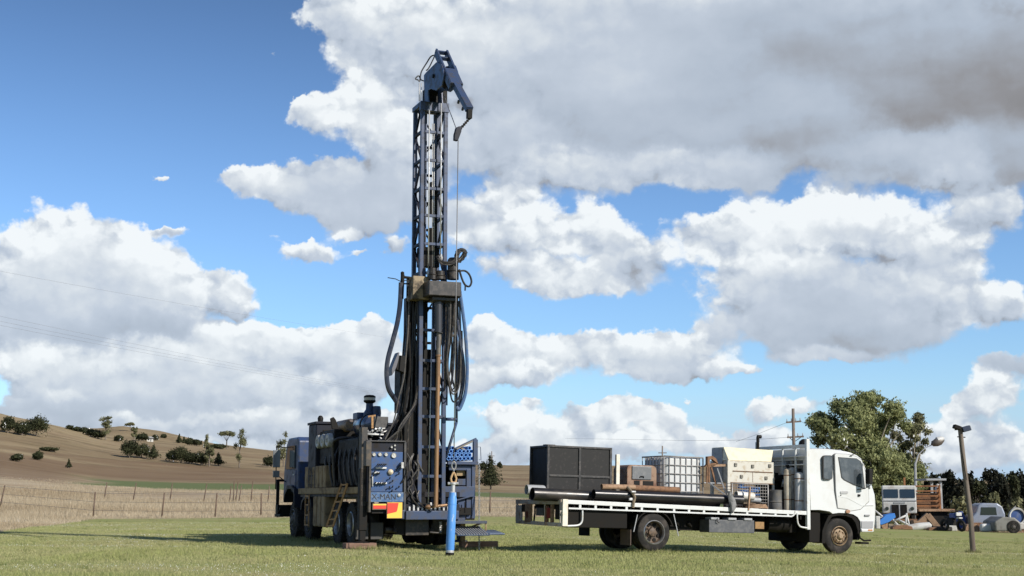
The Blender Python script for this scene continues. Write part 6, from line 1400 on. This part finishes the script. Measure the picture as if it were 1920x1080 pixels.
# dark tree belt at right
def belt():
    labs = ['seen under the right edge of the big gum', 'behind the rusty stock crate', 'above the pale carport roof', 'right of the carport post', 'left of the floodlight pole', 'right behind the floodlight pole', 'just right of the floodlight pole', 'above the silver van wreck', 'behind the right end of the van wreck', 'above the blue and white machine', 'at the right picture edge, tall one', 'at the right picture edge, farther one']
    us = [1690, 1712, 1737, 1762, 1783, 1806, 1828, 1850, 1872, 1893, 1915, 1940]
    tops = [905, 896, 890, 893, 884, 888, 880, 886, 883, 890, 884, 889]
    for i, u in enumerate(us):
        Y = 150 + 9 * ((i * 5) % 4); foot = G(u, Y); s = Y / F; rnd = random.Random(i + 50); H_ = (row(foot) - tops[i]) * s; R_ = 21 * s; c = []
        for k in range(12): c.append((rnd.uniform(-.7, .7) * R_, rnd.uniform(-.6, .6) * R_, H_ * rnd.uniform(.1, .9), R_ * rnd.uniform(.35, .6), H_ * .16))
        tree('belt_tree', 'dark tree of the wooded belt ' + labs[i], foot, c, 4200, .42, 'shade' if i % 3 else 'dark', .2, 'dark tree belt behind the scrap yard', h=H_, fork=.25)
    for i, (u, vt, w, lab) in enumerate(((1800, 930, 46, 'pale dusty shrub behind the floodlight pole foot'), (1862, 922, 30, 'grey green shrub behind the silver van wreck'), (1905, 934, 26, 'dull shrub behind the blue and white machine'), (1652, 955, 20, 'small shrub between truck cab and old white cab'))):
        Y = 112; foot = G(u, Y); s = Y / F; H_ = (row(foot) - vt) * s; R_ = w * s / 2
        c = [(math.cos(k) * R_ * .5, math.sin(k) * R_ * .4, H_ * (.3 + .5 * ((k * .37) % 1)), R_ * .5, H_ * .25) for k in range(8)]
        tree('shrub', lab, foot, c, 3000, .3, 'olive', .08, 'shrubs behind the scrap yard', h=H_, cat='shrub', fork=.2)
belt()
# hill house
def house():
    foot = footing(277, 827); s = foot.y / F; t = thing('hill_house', 'tiny white house among shrubs on the second hill', 'house', foot, R(10))
    w, h, d = 11 * s, 6 * s, 8 * s
    k = MB(); k.box(-w / 2, w / 2, 0, d, -.5, h); k.build('wall', mat('house_wall', (.55, .54, .5), .7), t)
    k = MB(); k.prism([(-w / 2 - .3, h), (w / 2 + .3, h), (w * .25, h * 1.5), (-w * .25, h * 1.5)], 'y', -.3, d + .3); k.build('roof', mat('roof_grey', (.30, .30, .3), .5), t)
    k = MB(); k.box(-w * .3, -w * .1, -.05, 0, h * .35, h * .75); k.build('window', glass, t); k = MB(); k.box(w * .1, w * .22, -.05, 0, 0, h * .75); k.build('door', glass, t)
house()
# ------------------------------------------------------------------ fences
postm = mat('old_post', (.10, .065, .045), .9, 0, (.16, .12, .09), .6, 4)
def fence(posts, label, name='wire_fence', hpx=None, wires=(.25, .6, .95), cat='fence'):
    P0 = G(*posts[0][:2]); t = thing(name, label, cat, P0); tops = []
    for (u, Y, h, lean) in posts:
        g_ = G(u, Y) - P0; tp = g_ + Vector((lean, 0, h)); k = MB(); k.cyl(g_ - Vector((0, 0, .2)), tp, .042, .036, n=7); k.build('post', postm, t); tops.append((g_, tp))
    for z in wires:
        k = MB(); k.tube([a.lerp(b, z) for a, b in tops], .008, 4); k.build('wire', wirem, t)
fence([(-60, 86, 1.3, .1), (0, 83, 1.3, .25), (176, 72, 1.25, .06), (304, 70, 1.22, .11), (404, 70, 1.18, .07), (490, 70.5, 1.14, .0), (571, 71.5, 1.12, .05), (650, 73, 1.12, .02), (730, 74, 1.1, 0), (808, 75, 1.1, .04), (918, 76, 1.15, .05), (995, 77, 1.1, 0), (1070, 79, 1.1, 0), (1150, 81, 1.1, .03), (1230, 83, 1.1, 0), (1320, 85, 1.1, 0)], 'wire fence on thin dark posts at the edge of the mown grass')
fence([(195, 96, 1.2, .15), (249, 96, 1.25, .2), (318, 96, 1.3, .16), (381, 96, 1.3, .22), (430, 96, 1.2, .1), (437, 97, 1.5, .05), (441, 97, 1.5, .18), (447, 97, 1.2, .2), (470, 97, 1.5, .12), (502, 98, 1.2, .1), (1003, 100, 1.1, .15)], 'derelict second fence of leaning grey stakes out in the dry grass', 'old_fence', wires=(.5,))
# ------------------------------------------------------------------ poles and lines
def poles():
    pm = mat('pole_wood', (.17, .14, .115), .9, 0, (.08, .06, .05), .7, 3, stretch=(2, 2, .3))
    Y = 42.0; b0 = G(1820, Y); tp = P(1800, 803, Y - .3) - b0
    t = thing('floodlight_pole', 'leaning wooden pole carrying two floodlights near the right edge', 'light pole', b0)
    k = MB(); k.tube([(0, 0, -.3), tp * .3 + Vector((.03, 0, 0)), tp * .7, tp], [.085, .08, .075, .068], 12); k.build('pole', pm, t)
    def fl(u, v): return P(u, v, Y - .3) - b0
    k = MB(); k.bar(fl(1790, 806), fl(1812, 804), .03); k.bar(fl(1795, 819), fl(1810, 820), .03); k.build('cross_bar', black, t)
    k = MB(); M_ = Matrix.Translation(fl(1796, 802)) @ Matrix.Rotation(R(20), 4, 'Y'); k.box(-.14, .08, -.12, .1, -.06, .06, M_); k.build('floodlight', black, t, .02)
    k = MB(); M_ = Matrix.Translation(fl(1810, 803)) @ Matrix.Rotation(R(-15), 4, 'Y'); k.box(-.12, .13, -.12, .12, -.10, .06, M_); f_ = k.build('floodlight', mat('flood_blue', (.03, .04, .07), .4), t, .02)
    k = MB(); k.box(.13, .14, -.1, .1, -.09, .04, M_); k.build('lens', grey, f_)
    k = MB(); k.tube([fl(1800, 810), fl(1803, 815), fl(1799, 822), fl(1806, 860), fl(1812, 900)], .012, 5); k.build('cable', black, t)
    # street lamp over the trees
    Y = 104; b0 = G(1716, Y); t = thing('street_lamp', 'street lamp head on a long arm above the trees, left of the floodlight pole', 'street lamp', b0)
    def sl(u, v): return P(u, v, Y) - b0
    k = MB(); k.tube([(0, 0, 0), sl(1716, 870), sl(1722, 852), sl(1735, 840), sl(1752, 832)], [.12, .09, .05, .035, .03], 8); k.build('arm', grey, t)
    k = MB(); k.lathe([(0, -.55), (.2, -.4), (.3, -.1), (.28, .2), (.1, .5), (0, .55)], sl(1758, 829), (1, 0, .35), 14); k.build('lamp_head', mat('lamp_dark', (.10, .085, .07), .5, .2), t)
    k = MB(); k.lathe([(.1, -.3), (.27, -.1), (.22, .25), (.05, .45)], sl(1760, 825), (1, 0, .35), 14); k.build('lamp_shade', mat('lamp_pale', (.45, .45, .43), .5), t)
    # power pole
    Y = 118; b0 = G(1490, Y); t = thing('power_pole', 'wooden power pole with two cross arms behind the white truck', 'power pole', b0)
    def pl(u, v): return P(u, v, Y) - b0
    k = MB(); k.cyl((0, 0, -.5), pl(1487, 766), .17, .12, n=10); k.build('pole', pm, t)
    for (a, b) in (((1474, 792), (1502, 790)), ((1476, 820), (1507, 818.5))):
        k = MB(); k.bar(pl(*a), pl(*b), .12, .14); ca = k.build('cross_arm', pm, t)
        for j in range(4):
            q_ = pl(*a).lerp(pl(*b), (j + .2) / 3.4); k = MB(); k.cyl(q_, q_ + Vector((0, 0, .3)), .05, .035, n=6); k.build('insulator', grey, ca)
    k = MB(); k.bar(pl(1480, 820), pl(1488, 828), .05); k.bar(pl(1503, 819), pl(1490, 828), .05); k.build('brace', black, t)
    def line(name, label, pts, r):
        p0 = pts[0]; k = MB(); k.tube([p - p0 for p in catmull(pts, 6)], r * .55, 4); o = tag(k.build(name, mat('line_grey', (.25, .25, .26), .6)), label, 'power line', 'overhead power lines'); o.location = p0
    line('power_line', 'nearly level power line running left from the lower arm of the pole', [P(1478, 820, 118), P(1390, 825, 135), P(1290, 826, 160), P(1180, 824, 195), P(1060, 822, 245)], .022)
    line('power_line', 'power line dropping left from the upper arm of the pole', [P(1476, 792, 118), P(1440, 806, 122), P(1410, 818, 128), P(1380, 828, 135)], .022)
    line('power_line', 'short power line from the pole into the big gum tree', [P(1502, 790, 118), P(1540, 812, 113), P(1610, 850, 106)], .022)
    for i, (v0, v1, lab) in enumerate(((505, 640, 'topmost of the faint lines across the left clouds'), (588, 742, 'upper of the faint bundle crossing the left clouds'), (598, 745, 'middle of the faint bundle crossing the left clouds'), (606, 748, 'lowest of the faint bundle crossing the left clouds'))):
        pts = []
        for t_ in (0, .2, .4, .6, .8, 1): Yd = 150 / (1 - .6 * t_); pts.append(P(-60 + 780 * t_, v0 - 8 + (v1 - v0) * t_ + 14 * t_ * (1 - t_), Yd))
        line('power_line', lab, pts, .02)
    # distant mast right of the rig, and one behind the tank
    for (u, v0, Y, lab) in ((922, 846, 300, 'thin distant pole on the skyline above the dark conifer'), (1242, 836, 200, 'thin distant pole just above the plastic bulk tank')):
        b0 = G(u, Y); t = thing('distant_pole', lab, 'pole', b0); tp = P(u, v0, Y) - b0; k = MB(); k.cyl((0, 0, 0), tp, .14, .1, n=6); k.build('pole', pm, t); k = MB(); k.bar(tp + Vector((-.6, 0, -1)), tp + Vector((.6, 0, -1)), .12); k.build('cross_arm', pm, t)
poles()
# ------------------------------------------------------------------ scrap yard
def yard():
    Y = 88.0; s = Y / F
    def base(u, dy=0): return G(u, Y + dy)
    def L(b0, u, v, dy=0): return P(u, v, b0.y + dy) - b0
    owm = mat('old_white', (.48, .48, .46), .5, 0, (.30, .27, .23), .7, 1.5)
    # cab-over truck
    b0 = base(1686, 2); t = thing('old_truck_cab', 'derelict white cab-over truck facing the camera, right of the flatbed cab', 'old truck', b0, R(-14))
    w = 1.05
    k = MB(); k.prism([(-.0, .95), (-.03, 1.6), (.12, 2.62), (.2, 2.72), (1.55, 2.72), (1.6, .95)], 'x', -w, w); cab_ = k.build('cab', owm, t, .06)
    for x0_, x1_ in ((-.97, -.06), (.06, .97)): k = MB(); k.face([(x0_, -.01, 1.93), (x1_, -.01, 1.93), (x1_, .07, 2.48), (x0_, .07, 2.48)]); k.build('windscreen', glass, cab_)
    k = MB(); k.box(w - .01, w + .01, .3, 1.2, 1.75, 2.45); k.build('side_window', glass, cab_)
    k = MB(); k.box(-.5, .45, -.06, .0, .7, 1.5); g_ = k.build('grille', black, cab_); k = MB(); k.box(-.05, .02, -.09, -.06, .7, 1.5); k.build('grille_bar', grey, g_)
    for x_ in (-.78, .78): MB().lathe([(0, -.05), (.1, -.05), (.12, 0)], (x_, -.02, 1.25), (0, 1, 0), 12).build('headlight', glass, cab_)
    MB().box(-w - .005, w + .005, -.05, .03, 1.72, 1.78).build('trim_strip', grey, cab_)
    MB().box(-.35, .35, -.055, .0, 1.58, 1.66).build('badge_strip', grey, cab_)
    k = MB(); k.box(-w, w, -.1, .1, .45, .6); k.box(-.4, .4, .4, 6.0, .5, .8); k.box(-1.2, 1.2, 1.9, 6.2, .8, .92); k.build('chassis', rust, t)
    for x in (-.85, .85): wheel(t, x, .7, .45, .45, .25, rimd, -1 if x < 0 else 1)
    wheel(t, .85, 4.6, .45, .45, .25, rimd, 1)
    # rusty stock crate behind
    b1 = base(1712, 4); t = thing('stock_crate', 'rust orange slatted stock crate on the bed behind the old white cab', 'stock crate', b1, R(-14))
    k = MB(); rs = mat('orange_rust', (.34, .15, .06), .85, 0, (.17, .085, .05), .8, 3)
    x0_, x1_ = -.5, 1.7; ya, yb = 0, 4.4
    for x in (x0_, x1_):
        for i in range(7): y = ya + (yb - ya) * i / 6; k.bar((x, y, .95), (x, y, 2.85 - .08 * i), .10)
        for j in range(6): z = 1.15 + j * .3; k.bar((x, ya, z), (x, yb, z - .05), .045, .08)
    for j in range(6): z = 1.15 + j * .32; k.bar((x0_, ya, z), (x1_, ya, z), .045, .08); k.bar((x0_, yb, z), (x1_, yb, z), .045, .08)
    k.bar((x0_, 0, .9), (x0_, 0, 3.3), .12); k.build('slat_frame', rs, t)
    k = MB(); k.box(x0_ + .1, x1_ - .1, .2, yb - .2, 1.0, 2.3); k.build('load', rust, t)
    b1 = base(1752, 3); t = thing('flat_trailer', 'low rusty flat trailer bed right of the stock crate', 'trailer', b1); k = MB(); k.box(-1.0, 1.3, 0, 2.0, 1.15, 1.3); k.build('bed', rustl, t); k = MB(); k.box(-.8, .9, .3, 1.6, .2, 1.15); k.build('frame', black, t, .02)
    # carport
    b1 = G(1760, 96); t = thing('carport', 'small pale flat roof on one post above the scrap yard', 'carport', b1)
    a, b = P(1729, 897.5, 96) - b1, P(1766, 901, 96) - b1; k = MB(); k.box(a.x, b.x, -1, 2, b.z, a.z); k.build('roof', grey, t); MB().box(-.08, .08, -.6, -.4, 0, b.z).build('post', grey, t); MB().box(-.08, .08, 1.4, 1.6, 0, b.z).build('post', grey, t); k = MB(); k.lathe([(0, 0), (.2, 0), (.22, .3), (.12, .6), (0, .65)], (P(1759, 925, 95) - b1) + Vector((0, 0, 0)), (0, 0, 1), 10); k.build('hanging_sign', owm, t)
    # blue tarp sheet on a wedge
    b1 = base(1660, -3); t = thing('blue_hopper', 'bright blue tilted sheet metal hopper beside the flatbed front bumper', 'hopper', b1)
    pts = [(1644, 979), (1658, 966), (1675, 962), (1677, 970), (1664, 979), (1650, 984)]
    k = MB(); k.prism([((P(u, v, b1.y) - b1).x, (P(u, v, b1.y) - b1).z) for u, v in pts], 'y', -.3, .6); k.build('hopper_side', mat('tarp_blue', (.03, .17, .52), .5, 0, (.05, .22, .5), .6, 2, bump=.3, bscale=3), t, .02)
    k = MB(); k.prism([((P(u, v, b1.y) - b1).x, (P(u, v, b1.y) - b1).z) for u, v in ((1650, 984), (1663, 980), (1663, 1001), (1660, 1001))], 'y', -.2, .5); k.build('foot', rustl, t)
    b1 = base(1644, -4); k = MB(); k.box(-.12, .12, -.1, .1, .0, .75); o = tag(k.build('sheet_metal', owm, None, .03), 'narrow white panel standing right at the flatbed front bumper', 'panel'); o.location = b1
    # white tube frame
    b1 = base(1690, -3); t = thing('tube_frame', 'tangle of white tube framing in front of the old white cab', 'frame', b1); k = MB()
    for a, b in (((1674, 978), (1700, 966)), ((1700, 962), (1697, 990)), ((1676, 982), (1704, 992)), ((1700, 966), (1706, 990)), ((1672, 972), (1690, 992)), ((1685, 975), (1706, 985)), ((1638, 955), (1662, 975)), ((1640, 972), (1668, 968))): k.cyl(L(b1, *a), L(b1, *b), .06, n=7)
    k.build('tube', owm, t)
    b1 = base(1719, -4); t = tag(MB().lathe([(0, -1.0), (.1, -.95), (.2, -.5), (.24, .1), (.2, .7), (0, .85)], (0, 0, .18), (1, 0, .12), 14).build('white_pod', owm), 'white torpedo shaped tank lying on the grass before the old cab', 'tank'); t.location = b1
    # brown excavator arm pieces
    b1 = base(1738, -2); t = thing('digger_arm', 'rusty tan digger arm and bucket parts piled by the trailer', 'digger arm', b1); k = MB()
    k.bar(L(b1, 1718, 985), L(b1, 1740, 965), .3, .3); k.bar(L(b1, 1738, 965), L(b1, 1764, 997), .35, .35); k.bar(L(b1, 1712, 990), L(b1, 1745, 978), .2, .4); k.prism([((L(b1, u, v)).x, (L(b1, u, v)).z) for u, v in ((1710, 975), (1726, 978), (1722, 990), (1712, 990))], 'y', -.3, .4); k.build('arm', mat('digger_tan', (.24, .15, .09), .8, 0, (.14, .09, .06), .7, 3), t, .02)
    k = MB(); k.box(-1.4, .2, .1, .8, -.1, .25); k.build('bucket', rust, t, .03)
    # small items on the ground
    def junk(u, dy, w_, h_, mm, nm, lab, cat, d_=.6, rot=0, z=0):
        b1 = base(u, dy); k = MB(); ww, hh = w_ * s / 2, h_ * s
        k.prism([(-ww, 0), (ww, 0), (ww * .9, hh * .7), (ww * .4, hh), (-ww * .7, hh * .9), (-ww, hh * .5)], 'y', -d_ / 2, d_ / 2); o = tag(k.build(nm, mm, None, .04), lab, cat); o.location = b1 + Vector((0, 0, z)); o.rotation_euler = (0, 0, rot)
    junk(1688, -5, 36, 8, rust, 'scrap_heap', 'low rusty scrap heap in the grass before the white tube frame', 'scrap')
    junk(1781, -3, 16, 18, owm, 'white_fender', 'white mudguard panel left of the motorbike', 'panel')
    junk(1750, -4.5, 26, 6, rust, 'scrap_plate', 'flat brown plates lying left of the motorbike', 'scrap')
    junk(1818, -2, 26, 14, rustl, 'scrap_box', 'tan scrap box between floodlight pole and van wreck', 'scrap')
    junk(1790, 4, 30, 32, mat('machine_dark', (.03, .03, .035), .5), 'dark_machine', 'dark machine body standing behind the motorbike', 'machine', 1.2)
    for u, c_, lab in ((1797, (.03, .06, .2), 'blue tarpaulin bundle behind the motorbike'), (1822, (.04, .07, .2), 'blue barrel shape just right of the floodlight pole')): junk(u, 2, 20, 36, mat('bundle' + str(u), c_, .5), 'blue_bundle', lab, 'bundle')
    # tyres lying about
    first_ = None
    for u, dy, lab in ((1768, -5, 'tyre lying flat in the grass left of the motorbike'), (1757, -3.5, 'tyre lying beside the digger arm')):
        b1 = base(u, dy); k = MB(); k.lathe([(.25, 0), (.4, 0), (.45, .05), (.45, .2), (.4, .25), (.25, .25), (.25, 0)], (0, 0, 0), (0, 0, 1), 20); o = tag(k.build('tyre_on_grass', rubber), lab, 'tyre', 'old tyres'); o.location = b1
    # motorbike seen from the front
    b1 = base(1796, -7); t = thing('motorbike', 'dark trail motorbike standing upright left of the floodlight pole', 'motorbike', b1, R(15)); k = MB(); k.lathe([(.22, -.06), (.33, -.05), (.36, 0), (.33, .05), (.22, .06)], (.12, 0, .36), (1, .2, .12), 22); k.build('wheel', rubber, t)
    k = MB(); k.lathe([(.22, -.06), (.33, -.05), (.36, 0), (.33, .05), (.22, .06)], (-.1, 1.35, .36), (1, .2, .1), 22); k.build('wheel', rubber, t)
    k = MB(); k.cyl((.12, 0, .36), (.0, .3, 1.15), .035); k.cyl((.2, 0, .36), (.1, .3, 1.15), .035); k.bar((-.38, .25, 1.2), (.42, .25, 1.22), .04); k.box(-.1, .15, .5, 1.1, .35, .75); k.box(-.08, .1, .6, 1.4, .75, .88); k.build('frame', black, t, .01)
    k = MB(); k.box(-.14, .16, .3, .8, .78, 1.05); k.build('fuel_tank', mat('bike_blue', (.03, .06, .22), .35), t, .04); k = MB(); k.box(-.02, .2, -.08, .25, .74, .82); k.box(-.05, .3, .15, .25, .9, 1.1); k.build('mudguard', owm, t, .02)
    # van wreck
    b1 = base(1852, 0); t = thing('van_wreck', 'silver blue van shell with dark windscreen among the scrap', 'van', b1, R(-8)); k = MB()
    k.prism([(-1.0, .25), (-1.0, .9), (-.78, 1.15), (-.6, 1.62), (-.35, 1.75), (.55, 1.75), (.85, 1.55), (1.0, 1.1), (1.0, .25)], 'y', 0, 2.6); vb_ = k.build('body', mat('van_silver', (.28, .31, .38), .35, .2, (.2, .2, .2), .6, 2), t, .08)
    k = MB(); k.prism([(-.5, 1.02), (.5, 1.02), (.46, 1.5), (-.44, 1.5)], 'y', -.02, .1); k.build('windscreen', glass, vb_, .01); k = MB(); k.box(-.95, .95, -.05, .1, .3, .55); k.build('bumper', rust, vb_, .02)
    b1 = base(1853, -4); t = tag(MB().box(-.55, .55, -.2, .3, .03, .5).build('white_tank', mat('tank_white', (.55, .55, .54), .5), None, .12), 'white plastic tank lying in front of the silver van shell', 'tank'); t.location = b1
    # grey bonnet / loader with round opening
    b1 = base(1888, -5); t = thing('grey_car_wreck', 'grey car wreck front with a dark wheel arch, right of the van shell', 'car wreck', b1); k = MB()
    k.prism([(-.75, .1), (-.8, .65), (-.3, .95), (.4, .9), (.75, .6), (.8, .1)], 'y', 0, 2.2); k.build('body', mat('wreck_grey', (.17, .165, .15), .6, 0, (.1, .09, .08), .6, 2), t, .08)
    wheel(t, 0, 0, 0, .36, .2, rimd, -1)
    for o in list(t.children)[-1:]:
        if o.name.startswith('wheel'): o.rotation_euler = (0, 0, R(80)); o.location = (.28, .0, .35)
    # blue and white round machine
    b1 = base(1906, -1); t = thing('round_machine', 'blue machine with big white ring at the right picture edge', 'machine', b1); k = MB(); c = L(b1, 1907, 968); k.lathe([(.42, -.1), (.5, -.12), (.54, 0), (.5, .1), (.42, .1)], c, (0, 1, 0), 24); k.build('ring', owm, t)
    k = MB(); k.lathe([(0, .0), (.42, .02), (.42, .4), (0, .4)], c, (0, 1, 0), 20); k.build('drum', mat('machine_blue', (.035, .07, .2), .4, 0, (.1, .12, .16), .5, 3), t); k = MB(); k.box(c.x - .5, c.x + .7, -.1, .7, .2, c.z - .42); k.build('base', owm, t, .05); k = MB(); k.box(c.x - .4, c.x + .6, 0, .6, 0, .2); k.build('foot', rust, t)
yard()

# longer grass left standing round tyres, timbers and post feet
def tufts():
    pts = []
    for y in (-0.26, 1.12, 4.5, 6.4):
        for x in (0.05, .3, 2.3): pts.append((RT @ Vector((x, y, 0)), .55))
    for x in (0, WB):
        for y in (.1, 2.0): pts.append((TT @ Vector((x, y, 0)), .5))
    for p in ((.02, -1.5, 0), (.4, -1.6, 0), (2.6, -1.5, 0), (3.1, -1.4, 0)): pts.append((RT @ Vector(p), .35))
    pts.append((G(1820, 42), .25)); X, Y, Hh = [], [], []
    for p, r in pts:
        n = 420; a = np.random.rand(n) * 6.283; q = r * (.35 + .65 * np.random.rand(n)); X.append(p.x + np.cos(a) * q); Y.append(p.y + np.sin(a) * q * .8); Hh.append(.05 + .09 * np.random.rand(n) ** 1.5)
    x, y, h = map(np.concatenate, (X, Y, Hh))
    tag(blades('edge_grass', x, y, h, 0.012 + 0 * x, leafmat('weed_blade2', [(0.16, 0.20, 0.06), (0.28, 0.32, 0.10), (0.42, 0.38, 0.2)], .3), np.random.rand(len(x)), 0.7), kind='stuff')
tufts()
